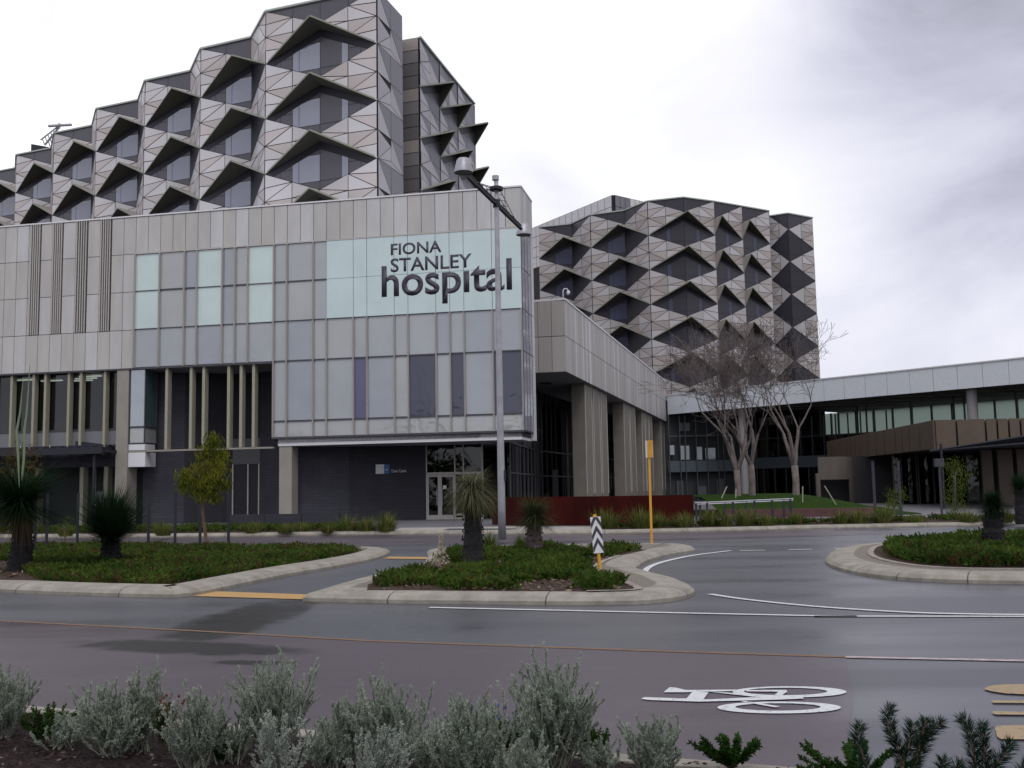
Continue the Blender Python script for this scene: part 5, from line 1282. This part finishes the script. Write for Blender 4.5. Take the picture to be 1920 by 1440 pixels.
def clump(name, x, y, z, h, wd, n, mats, label, cat, group=None, seed=0):
    r = random.Random(seed); o = thing(name, label, cat, (x, y, z), group); mb = MB()
    for _ in range(n):
        az = r.uniform(0, 2 * math.pi); el = r.uniform(.75, 1.5); rr = r.uniform(0, wd * .22)
        blade(mb, (x + rr * math.cos(az), y + rr * math.sin(az), z), az, el, h * r.uniform(.5, 1.15), r.uniform(.3, 1.5), .019 * max(1, h), 3, 1 if r.random() < .3 else 0)
    mb.build('leaf_blades', mats, o); return o
GC_ = [  # px, py(base), height, width, label
    (470, 1000, .75, 1.4, 'straw green grass tuft left of the dark planter wall'), (530, 1000, .6, 1.2, 'short green tuft in front of the dark planter wall'), (560, 998, .6, 1.2, 'small straw tuft before the right end of the planter wall'),
    (648, 997, 1.0, 1.5, 'tall fresh green tuft left of the one nearest the doors'), (685, 997, .9, 1.4, 'middle green tuft of the row before the charcoal wall'), (722, 997, 1.15, 1.5, 'big green tuft nearest the glass doors'),
    (610, 999, .55, 1.0, 'low tuft between the planter wall and the tall tufts'), (300, 1005, .8, 1.2, 'yellowish tuft behind the kerb right of the round grass tree'), (115, 1006, .7, 1.2, 'greyish tuft behind the kerb near the left posts'),
    (1140, 992, 1.15, 1.8, 'wide arching tuft at the foot of the corten wall, leftmost'), (1205, 992, 1.3, 1.5, 'tall dark tuft at the corten wall just left of the yellow post'), (1238, 990, .9, 1.2, 'tuft at the corten wall right of the yellow post'),
    (1285, 990, .9, 1.3, 'yellow green tuft at the right end of the corten wall'), (1335, 988, 1.1, 1.2, 'spiky tuft below the left end of the railing'), (1365, 988, .8, 1.2, 'low tuft below the middle of the railing'),
    (1402, 987, 1.15, 1.5, 'big straw tinted tuft below the railing'), (1440, 987, .7, 1.2, 'small tuft below the right end of the railing'), (1500, 984, .75, 1.1, 'single tuft left of the low red wall'),
    (1585, 983, .85, 1.4, 'left tuft of the pair before the low red wall'), (1618, 983, .9, 1.4, 'right tuft of the pair before the low red wall'), (1662, 982, 1.1, 1.3, 'green tuft under the small bush'),
    (1825, 980, .7, 1.5, 'pale tuft left of the roundabout grass tree'), (1890, 980, .9, 1.5, 'straw tuft right of the roundabout grass tree'), (1725, 981, .5, 1.6, 'dark low tuft beside the thin pale green tree')]
for i, (px, py, h, wd, lab) in enumerate(GC_):
    p = G(px, py, .13); p.y += .4
    clump('grass_tuft', p.x, p.y, .12, h * .74, wd, 300, [M['clump'], M['clump_y']], lab, 'grass tuft', 'grass tufts behind the far kerb', 50 + i)

def grass_tree(x, y, z, trunk, rad, crown_r, n, mleaf, mtrunk, label, seed, el0=-.5, el1=1.35, droop=1.0, skirt=False, spikes=0, bend=0.0, wd=.012):
    r = random.Random(seed); o = thing('grass_tree', label, 'grass tree', (x, y, z))
    mb = MB(); pts = []; rads = []
    for k in range(13):
        t = k / 12; pts.append((x + bend * math.sin(t * 3.0) , y, z - .05 + trunk * t)); rads.append(rad * (1.15 - .25 * t + r.uniform(-.10, .10)))
    mb.tube(pts, rads, 14)
    if True:
        for _ in range(200):
            t = r.random(); a = r.uniform(0, 6.283); R_ = rad * (1.1 - .2 * t); p = Vector((x + bend * math.sin(t * 3) + R_ * math.cos(a), y + R_ * math.sin(a), z + trunk * t)); leaf(mb, p, Vector((math.cos(a), math.sin(a), -1.2)), .07, .035, r)
    mb.build('trunk', mtrunk, o)
    mb = MB(); top = Vector((x + bend * math.sin(3.0), y, z + trunk))
    for _ in range(n):
        az = r.uniform(0, 6.283); el = el0 + (el1 - el0) * r.random() ** .8
        blade(mb, top + Vector((r.uniform(-.05, .05), r.uniform(-.05, .05), r.uniform(-.12, .08))), az, el, crown_r * r.uniform(.7, 1.1), droop * r.uniform(.6, 1.2), wd * r.uniform(.6, 1.2), 4)
    mb.build('leaf_crown', mleaf, o)
    if skirt:
        mb = MB()
        for _ in range(320):
            az = r.uniform(0, 6.283); blade(mb, top + Vector((0, 0, -.05)), az, r.uniform(-.9, -.1), crown_r * r.uniform(.45, .8), 1.6, .008, 4)
        mb.build('dead_leaf_skirt', M['gt_skirt'], o)
    if spikes:
        for k in range(spikes):
            mb = MB(); dx = (k - .5) * .12; mb.tube([top, top + Vector((dx, 0, 1.0)), top + Vector((dx * 1.4 - .03, 0, 1.6)), top + Vector((dx * 1.2 + .02, 0, 2.0)), top + Vector((dx * 1.2 + .06, 0, 2.7 + .35 * k))], [.02, .026, .028, .02, .006], 6); mb.build('flower_spike', mat('spike_green', (.16, .21, .12), .7), o)
    return o
p = G(32, 1068, .12); grass_tree(p.x, p.y, .1, 1.40, .20, 1.55, 2200, M['gt_dark'], M['charred'], 'tall black trunked grass tree with two pale flower spikes at far left', 5, -.35, .95, .7, skirt=True, spikes=2, bend=.10)
p = G(207, 1060, .12); grass_tree(p.x, p.y, .1, .62, .19, 1.35, 1900, M['gt_dark'], M['charred'], 'short grass tree with a wide round dark green crown in the left bed', 6, -.05, 1.3, .35, wd=.015)
p = G(888, 1062, .16); grass_tree(p.x, p.y, .16, 1.42, .185, .80, 1400, M['gt_pale'], M['charred'], 'black trunked grass tree with a pale shaggy crown in front of the lamp post', 7, -.6, 1.15, 1.7, skirt=True, wd=.010)
p = G(1004, 1038, .16); grass_tree(p.x, p.y, .16, .78, .175, .78, 1100, M['gt_olive'], M['trunk_grey'], 'squat grey trunked grass tree right of the lamp post', 8, -.35, 1.15, 1.0, wd=.011, bend=-.03)
p = G(1868, 1030, .17); grass_tree(p.x, p.y, .17, .86, .20, .52, 1200, M['gt_dark'], M['charred'], 'dark trunked grass tree on the round island', 9, 0, 1.4, 1.6, bend=-.05)
p = AY(1916, 985, 36.8); grass_tree(p.x, p.y, .14, 1.2, .18, .8, 600, M['gt_dark'], M['charred'], 'grass tree at the right edge beyond the far kerb', 10, -.2, 1.3, 1.0)
# banksia-like orange green shrub behind tall grass tree
def leafball(mb, c, rx, ry, rz, n, ln, wd, r, mi=0, hang=False, shell=.5):
    for _ in range(n):
        d = rv(r)
        while d.length > 1 or d.length < .05: d = rv(r)
        d = d.normalized() * (shell + (1 - shell) * r.random()) ; p = Vector((c[0] + d.x * rx, c[1] + d.y * ry, c[2] + d.z * rz))
        v = Vector((r.uniform(-.6, .6), r.uniform(-.6, .6), -1)) if hang else (d + rv(r, .9))
        leaf(mb, p, v, ln * r.uniform(.6, 1.3), wd, r, mi)
def small_tree(name, x, y, z, balls, trunkpts, trad, leafm, barkm, label, cat, n, ln, wd, seed, hang=False, mi_r=0):
    r = random.Random(seed); o = thing(name, label, cat, (x, y, z)); mb = MB()
    mb.tube(trunkpts, [trad * (1 - .6 * k / (len(trunkpts) - 1)) for k in range(len(trunkpts))], 7)
    top = Vector(trunkpts[-1])
    for b in balls:
        c = Vector(b[:3]); s = Vector(trunkpts[-2]).lerp(top, r.random()); mb.tube([s, s.lerp(c, .5) + rv(r, .08), c], [trad * .4, trad * .25, trad * .1], 5)
    mb.build('trunk', barkm, o); mb = MB()
    for b in balls: leafball(mb, b[:3], b[3], b[3], b[4], int(n * b[3] * b[4]), ln, wd, r, 0, hang, .25)
    mb.build('crown', leafm, o); return o
# young gum
p = G(382, 1030, .12); gx, gy = p.x, p.y
def at_(px, py): q = AY(px, py, gy); return q
bl_ = []
rgm = random.Random(44)
for (px, py, rr) in ((400, 822, 22), (395, 845, 30), (385, 868, 33), (415, 870, 26), (380, 892, 36), (412, 895, 28), (350, 890, 20), (360, 910, 24), (395, 915, 32), (425, 905, 16), (372, 928, 18), (400, 930, 18), (345, 905, 14), (420, 850, 18)):
    q = at_(px, py); s_ = gy / F; bl_.append((q.x, q.y + rgm.uniform(-.35, .35), q.z, rr * s_, rr * s_ * .85))
small_tree('gum_tree', gx, gy, .1, bl_, [(gx + .25, gy, .0), (gx + .05, gy, .5), tuple(at_(380, 960)), tuple(at_(385, 900)), tuple(at_(393, 850))], .06, M['gum'], M['bark_b'], 'young gum tree with a yellow green crown and thin leaning stem', 'tree', 2100, .13, .034, 45, hang=True)
q0_ = AY(35, 890, 34); r = random.Random(46)
bl_ = [(AY(px, py, 34).x, 34 + r.uniform(-.4, .4), AY(px, py, 34).z, rr * 34 / F, rr * 34 / F) for px, py, rr in ((40, 845, 26), (20, 870, 28), (55, 870, 26), (35, 895, 32), (10, 890, 20), (68, 895, 18), (50, 915, 22))]
small_tree('russet_shrub', q0_.x, 34, .1, bl_, [(q0_.x, 34, .1), (q0_.x, 34, 1.2), (q0_.x, 34, 2.2)], .05, M['russet'], M['bark_b'], 'russet and green leaved small tree behind the tall grass tree', 'tree', 600, .10, .035, 47)
bl_ = [(AY(px, py, 35).x, 35 + r.uniform(-.2, .2), AY(px, py, 35).z, rr * 35 / F, rr * 35 / F) for px, py, rr in ((118, 985, 16), (130, 975, 12), (108, 998, 12), (125, 1005, 12))]
q0_ = AY(122, 1000, 35); small_tree('small_shrub', q0_.x, 35, .1, bl_, [(q0_.x, 35, .1), (q0_.x, 35, .4), (q0_.x, 35, .7)], .03, M['clump'], M['bark_b'], 'small open grey green shrub among the left posts', 'shrub', 700, .09, .03, 48)
for (px, Y, ys, rr, lab, sd_, mm) in ((1792, 46, (870, 890, 910, 930, 950, 965), 17, 'thin pale green young tree in front of the bronze block', 50, 'clump'), (1678, 42, (925, 940, 950), 15, 'small rounded shrub tree between the two slender posts', 51, 'clump')):
    q0_ = AY(px, 985, Y); bl_ = [(AY(px + r.uniform(-12, 12), py, Y).x, Y + r.uniform(-.3, .3), AY(px, py, Y).z, rr * Y / F, rr * Y / F * 1.1) for py in ys for _ in range(2)]
    small_tree('young_tree', q0_.x, Y, .1, bl_, [(q0_.x, Y, 0), (q0_.x + .03, Y, .8), tuple(AY(px, ys[0] + 15, Y))], .03, M[mm], M['bark'], lab, 'tree', 900, .085, .028, sd_, hang=True)
# pale dry flower spike plant and scrubby shrubs in central island
p = G(828, 1062, .16); o = thing('dry_flower_stalk', 'pale cream dry flower stalk at the slip lane corner of the central island', 'plant', (p.x, p.y, .16)); mb = MB(); r = random.Random(61)
for (dx, hh, rr) in ((0, .40, .05), (0, .28, .08), (-.06, .12, .12), (.06, .1, .1), (0, .52, .03), (-.13, .05, .08)): leafball(mb, (p.x + dx, p.y, .18 + hh), rr, rr, .10, 60, .05, .03, r)
mb.build('foliage', M['cream_fl'], o); mb = MB(); mb.tube([(p.x, p.y, .1), (p.x, p.y, .7)], .008, 5); mb.build('stem', M['bark_b'], o)  # this mesh is the dry flower heads of the stalk
for i, (px, py, rx, h, mm, lab) in enumerate(((855, 1058, .34, .34, 'clump', 'low twiggy shrub left of the black grass tree trunk'), (918, 1030, .42, .55, 'clump', 'bushy shrub between the black grass tree and the lamp post'), (975, 1028, .3, .35, 'clump', 'small shrub just right of the lamp post base'), (880, 1082, .35, .22, 'clump', 'low tuft before the black grass tree trunk'))):
    p = G(px, py, .16); o = thing('island_shrub', lab, 'shrub', (p.x, p.y, .16), 'small shrubs of the central island'); mb = MB(); r = random.Random(70 + i)
    for _ in range(260):
        az = r.uniform(0, 6.28); blade(mb, (p.x + r.uniform(-.06, .06), p.y + r.uniform(-.06, .06), .16), az, r.uniform(.3, 1.4), math.hypot(rx, h) * r.uniform(.6, 1), r.uniform(.1, .8), .009, 3, 0)
    mb.build('foliage', [M[mm]], o)
# bare trees
def bare_tree(x, y, z, trunk_h, rad, height, seed, label, lean=(0, 0), depth=7, spread=.50, forks=3):
    r = random.Random(seed); o = thing('bare_tree', label, 'tree', (x, y, z), 'bare trees on the lawn')
    tm = MB(); bm_ = MB()
    def grow(p, d, ln, rad_, lv):
        pts = [p]; rs = [rad_]; q = p.copy(); dd = d.copy(); seg = 4 if lv < 3 else 3
        for k in range(seg):
            dd = (dd + rv(r, .13 if lv < 2 else .2) + Vector((0, 0, .05 if lv < 4 else .02))).normalized(); q = q + dd * ln / seg; pts.append(q.copy()); rs.append(rad_ * (1 - .35 * (k + 1) / seg))
        bm_.tube(pts, [max(q_, .009) for q_ in rs], 6 if lv < 2 else (4 if lv < 4 else 3), cap=False)
        if lv >= depth: return
        nchild = 2 if lv < 1 else r.choice((2, 2, 2, 2, 3))
        for k in range(nchild):
            ax = rv(r).normalized(); ang = r.uniform(.25, spread + .1); perp = dd.cross(ax).normalized()
            nd = (dd * math.cos(ang) + perp * math.sin(ang)).normalized(); nd.z = max(nd.z, -.1)
            grow(q, nd.normalized(), ln * r.uniform(.68, .88), rs[-1] * r.uniform(.62, .85), lv + 1)
        if lv > 1 and r.random() < .7:
            k = r.randrange(1, len(pts) - 1); nd = (dd + rv(r, .9)).normalized(); grow(pts[k], nd, ln * .6, rs[k] * .5, lv + 2)
    p0 = Vector((x, y, z - .3)); tt = Vector((x + lean[0], y + lean[1], z + trunk_h))
    tm.tube([p0, p0.lerp(tt, .15) , p0.lerp(tt, .5) + Vector((.05, 0, 0)), tt], [rad * 1.35, rad * 1.05, rad * .95, rad * .95], 12); tm.build('trunk', M['bark'], o, smooth=True)
    for k in range(forks):
        az = 2 * math.pi * k / forks + r.uniform(-.4, .4) + .4; el = r.uniform(1.0, 1.3)
        grow(tt - Vector((0, 0, .1)), Vector((math.cos(az) * math.cos(el), math.sin(az) * math.cos(el), math.sin(el))), height * r.uniform(.17, .25), rad * r.uniform(.5, .72), 0)
    bm_.build('crown', M['bark'], o, smooth=True); return o
for (px, Y, th_, rad_, hh, sd_, lab, fk) in ((1383, 60, 1.5, .19, 9.6, 101, 'bare winter tree with a wide thin branched crown, left of the pair', 5), (1410, 63.5, 1.9, .21, 10.2, 105, 'stout bare tree close behind the left one', 4), (1492, 60, 1.7, .21, 10.0, 103, 'bare winter tree with a tall forked crown, rightmost', 3)):
    p = AY(px, 925, Y); bare_tree(p.x, p.y, mz(p.x, p.y), th_, rad_, hh, sd_, lab, forks=fk, depth=7)
# tree stakes
for i, (xa, ya, xb, yb, Y) in enumerate(((1505, 944, 1505, 912, 56), (1568, 938, 1546, 911, 56), (1352, 928, 1363, 912, 58), (1379, 926, 1380, 917, 58))):
    a = AY(xa, ya, Y); b = AY(xb, yb, Y); a.z = min(a.z, mz(a.x, a.y)) - .05
    mb = MB(); mb.tube([a, b], .035, 5); o = mb.build('tree_stake', M['cream'], at=tuple(a)); tag(o, ('upright pale stake right of the bare trees', 'leaning pale stake right of the bare trees', 'slanting stake left of the bare trees', 'short stake at the foot of the left bare tree')[i], 'stake', 'tree stakes on the lawn')

# foreground verge plants ------------------------------------------
def silver_bush(x, y, z, h, wd, seed, label, nst=46, mats=('silver',), lf=.0125, dens=560):
    r = random.Random(seed); o = thing('silver_bush', label, 'shrub', (x, y, z), 'silver leaved bushes along the near verge')
    sm, lm = MB(), MB()
    def twig(p, d, ln, lv):
        seg = 5; q = p.copy(); pts = [q.copy()]
        for k in range(seg):
            d = (d + rv(r, .12) + Vector((0, 0, .10))).normalized(); q = q + d * ln / seg; pts.append(q.copy())
            if lv < 2 and k > 0 and r.random() < (.95 if lv == 0 else .7): twig(q, (d + rv(r, .6)).normalized(), ln * r.uniform(.22, .42), lv + 1)
        sm.tube(pts, [.004 * (1.2 - k / seg) for k in range(seg + 1)], 3, cap=False)
        n = int(ln * dens * (1 if lv else .75)) + 3
        for _ in range(n):
            t = r.uniform(.15 if lv else .35, 1) * seg; i = min(int(t), seg - 1); pp = pts[i].lerp(pts[i + 1], t - i)
            leaf(lm, pp, d * .9 + rv(r, 1.0), lf * r.uniform(.6, 1.3), lf * .45, r)
    for _ in range(nst):
        az = r.uniform(0, 6.28); s = r.random() ** .6; d = Vector((math.cos(az) * s * wd / h, math.sin(az) * s * wd / h, 1.0)).normalized()
        twig(Vector((x + r.uniform(-.06, .06), y + r.uniform(-.06, .06), z)), d, h * r.uniform(.7, 1.08) * (1.0 if s < .7 else .85), 0)
    sm.build('stem', M['silver_stem'], o); lm.build('foliage', M[mats[0]], o); return o
def bushpx(px, ptop, Y, wd_px, seed, label, **k):
    t = AY(px, ptop, Y); h = (t.z - .16) * .79; return silver_bush(t.x, t.y, .16, h, wd_px / 2 * Y / F * 1.2, seed, label, **k)
bushpx(515, 1248, 6.0, 165, 201, 'tall silver bush left of centre with upright tips', nst=80)
bushpx(1035, 1250, 5.6, 215, 202, 'tallest silver bush at the centre of the verge', nst=100)
bushpx(215, 1290, 6.1, 200, 203, 'broad silver bush at the left', nst=80)
bushpx(272, 1262, 6.2, 90, 213, 'upright silver bush behind the right side of the broad left one', nst=34)
bushpx(370, 1305, 5.8, 150, 204, 'silver bush with straw stems between the broad left and tall bushes', nst=60)
bushpx(5, 1258, 6.6, 170, 205, 'grey dark bush cut by the left picture edge', nst=70)
bushpx(735, 1290, 5.7, 180, 206, 'medium silver bush just right of the tall left one', nst=70)
bushpx(645, 1318, 5.8, 110, 211, 'rounded silver bush wedged between the tall left and the medium one', nst=50)
bushpx(520, 1352, 5.3, 105, 207, 'small whitish bush in front of the tall left silver bush', nst=26, mats=('silver_pale',))
bushpx(710, 1362, 5.2, 150, 208, 'low pale bush at the bottom, left of centre', nst=40, mats=('silver_pale',))
bushpx(880, 1318, 5.3, 200, 209, 'silver bush in front and left of the tallest one', nst=80)
bushpx(985, 1390, 5.1, 110, 214, 'low silver bush at the bottom below the tallest one', nst=40)
bushpx(432, 1345, 5.9, 120, 215, 'low silver bush filling the gap left of the tall left one', nst=40)
bushpx(620, 1372, 5.7, 120, 216, 'low silver bush between the small whitish bush and the low pale one', nst=40)
bushpx(808, 1372, 5.5, 110, 217, 'low silver bush right of the low pale one', nst=36)
bushpx(120, 1335, 6.3, 130, 218, 'low silver bush behind the small green shrub at the left', nst=36)
bushpx(1122, 1385, 5.6, 90, 219, 'small silver bush at the right foot of the tallest one', nst=26)
bushpx(1215, 1345, 5.4, 180, 210, 'sparse silver bush right of the tallest one', nst=50)
def greenbush(px, ptop, Y, wd_px, seed, label, mm='green', n=1300, cat='shrub'):
    r = random.Random(seed); t = AY(px, ptop, Y); h = t.z - .16; w_ = wd_px / 2 * Y / F; o = thing('green_shrub', label, cat, (t.x, t.y, .16), 'small green shrubs on the near verge'); mb = MB(); st = MB()
    for _ in range(26):
        az = r.uniform(0, 6.28); s = r.random() ** .5; d = Vector((math.cos(az) * s * w_, math.sin(az) * s * w_, h * r.uniform(.65, 1.0))); b0_ = Vector((t.x, t.y, .16)); st.tube([b0_, b0_ + d], [.005, .002], 3, cap=False)
        for _k in range(n // 13):
            f_ = r.uniform(.3, 1); leaf(mb, b0_ + d * f_, d.normalized() * .6 + rv(r, .8), .026 * r.uniform(.6, 1.3), .009, r)
    st.build('stem', M['bark_b'], o); mb.build('foliage', M[mm], o); return o
greenbush(95, 1325, 6.4, 110, 301, 'small green shrub on the mulch at the left')
greenbush(310, 1318, 6.15, 50, 302, 'green sprig poking out of the broad left silver bush', n=500)
greenbush(945, 1345, 6.0, 70, 303, 'leafy sprig with tiny blue flowers left of the tallest silver bush', n=700)
greenbush(1110, 1370, 5.9, 70, 304, 'dark green growth at the right foot of the tallest silver bush', n=600)
greenbush(1370, 1385, 5.6, 150, 305, 'dense green shrub right of the sparse silver bush', n=2200)
greenbush(1600, 1408, 5.2, 260, 306, 'low green shrub under the needle leaved stems', n=2600)
greenbush(420, 1388, 5.9, 60, 307, 'small green leaves between two silver bushes', n=400)
def blooms(px, py, Y, n, m, label, seed):
    r = random.Random(seed); c = AY(px, py, Y); o = thing('flower_sprig', label, 'flowers', (c.x, c.y, c.z - .25)); st = MB()
    q0 = Vector((c.x, c.y, c.z - .25)); hd = None
    for k in range(n):
        q = c + Vector((r.uniform(-.09, .09), r.uniform(-.05, .05), r.uniform(-.06, .04))); st.tube([q0, q0.lerp(q, .6) + Vector((0, 0, .02)), q], .0016, 3)
        if hd is None:
            mb = MB(); mb.tube([q, q + Vector((0, 0, .010)), q + Vector((0, 0, .018))], [.006, .009, .002], 6); hd = mb.build('flower_head', m, o); hq = q
        else: h2 = hd.copy(); COL.objects.link(h2); h2.parent = o; h2.location = q - hq
    st.build('stem', M['bark_b'], o)
blooms(325, 1318, 6.0, 16, M['flower'], 'dull red flower heads above the broad left silver bush', 1)
blooms(938, 1328, 5.95, 8, M['blueflower'], 'tiny blue flowers left of the tallest silver bush', 2)
# dark needle-leaved stems at right
def needle_plant(px, base_py, Y, stems, label, seed):
    r = random.Random(seed); b = AY(px, base_py, Y); o = thing('needle_plant', label, 'shrub', (b.x, b.y, .16)); sm, nm = MB(), MB()
    for st in stems:
        P_ = smooth([AY(x, y, Y + (i * .03)) .xz for i, (x, y) in enumerate(st)], 5); pts = [Vector((q[0], Y + r.uniform(-.01, .01), q[1])) for q in P_]
        sm.tube(pts, [.006 * (1.3 - k / len(pts)) for k in range(len(pts))], 5)
        for k in range(len(pts) - 1):
            d = (pts[k + 1] - pts[k]); l = d.length; dn = d.normalized()
            if k < len(pts) * .12: continue
            f_ = k / len(pts)
            for _ in range(int(l * 2300) + 2):
                pp = pts[k].lerp(pts[k + 1], r.random()); a = rv(r); a = (a - dn * a.dot(dn)).normalized()
                leaf(nm, pp, a + dn * r.uniform(.5, 1.1), (.064 if f_ < .8 else .045) * r.uniform(.6, 1.1), .0030, r)
    sm.build('stem', M['bark_b'], o); nm.build('needles', M['needle'], o); return o
needle_plant(1680, 1500, 5.0, [[(1690, 1480), (1685, 1420), (1665, 1372), (1652, 1335), (1653, 1315)], [(1700, 1470), (1720, 1410), (1735, 1370), (1752, 1345)], [(1640, 1480), (1615, 1420), (1600, 1375), (1602, 1352)], [(1690, 1440), (1700, 1390), (1702, 1350)], [(1715, 1420), (1722, 1380), (1728, 1345)]], 'dark needle leaved plant with curling upright stems, bottom right', 401)
needle_plant(1850, 1500, 4.9, [[(1832, 1490), (1822, 1420), (1805, 1360), (1788, 1338)], [(1850, 1490), (1845, 1430), (1832, 1375), (1826, 1350)], [(1840, 1490), (1865, 1430), (1885, 1385)], [(1900, 1490), (1915, 1440), (1935, 1410)], [(1780, 1490), (1785, 1450), (1790, 1425)], [(1755, 1490), (1762, 1440), (1760, 1418)]], 'dark needle leaved stems at the bottom right corner', 402)
# fallen leaves and bark chips on the mulch
mb = MB(); r = random.Random(500)
for _ in range(5200):
    x = r.uniform(-4.2, 2.2); y = r.uniform(4.6, 8.9)
    if (Vector((x, y)) - nk_line[1].xy).dot(Vector((nkd.y, -nkd.x))) < .35: continue
    leaf(mb, Vector((x, y, .178 + r.random() * .02)), Vector((r.uniform(-1, 1), r.uniform(-1, 1), r.uniform(-.1, .25))), r.uniform(.02, .055), r.uniform(.008, .02), r, r.choice((0, 0, 0, 1)))
tag(mb.build('bark_chips', [mat('chip_dark', (.035, .022, .02), .9, var=.5, scale=9), mat('chip_pale', (.13, .10, .09), .9, var=.3, scale=9)]), 'dark bark chips and dry leaves scattered on the near verge', 'bark chips', kind='stuff')
for nm, poly, zz, cnt, lab in (('bark_chips', CBp, .168, 2600, 'bark and dry leaf litter in the central island bed'), ('bark_chips', [(-15.5, 29), (-14.5, 26.8), (-12.6, 23.2), (-10.5, 20.2), (-9.6, 20.0), (-11, 24.8), (-13, 27.5)], .105, 1500, 'bark litter in the bare corner of the left island bed')):
    mb = MB(); xs = [p[0] for p in poly]; ys = [p[1] for p in poly]
    for _ in range(cnt):
        x = r.uniform(min(xs), max(xs)); y = r.uniform(min(ys), max(ys))
        if inpoly(x, y, poly): leaf(mb, Vector((x, y, zz + r.random() * .02)), Vector((r.uniform(-1, 1), r.uniform(-1, 1), r.uniform(-.1, .4))), r.uniform(.05, .12), r.uniform(.02, .045), r, r.choice((0, 0, 1)))
    tag(mb.build(nm, [M['bark_b'], mat('litter_pale', (.20, .16, .13), .9, var=.4, scale=9)]), lab, 'bark chips', kind='stuff')
# unseen tree belt behind the camera, placed to darken reflections in the glass
mb = MB(); r = random.Random(600)
for i in range(60):
    x = -210 + i * 7.2 + r.uniform(-2, 2); hh = r.uniform(4.5, 7.5); leafball(mb, (x, -52 + r.uniform(-7, 7), hh), 5.0, 4.0, hh, 170, 1.6, 1.0, r, shell=.2)
tag(mb.build('tree_belt', M['cover']), 'belt of trees behind the camera', 'trees', kind='stuff')
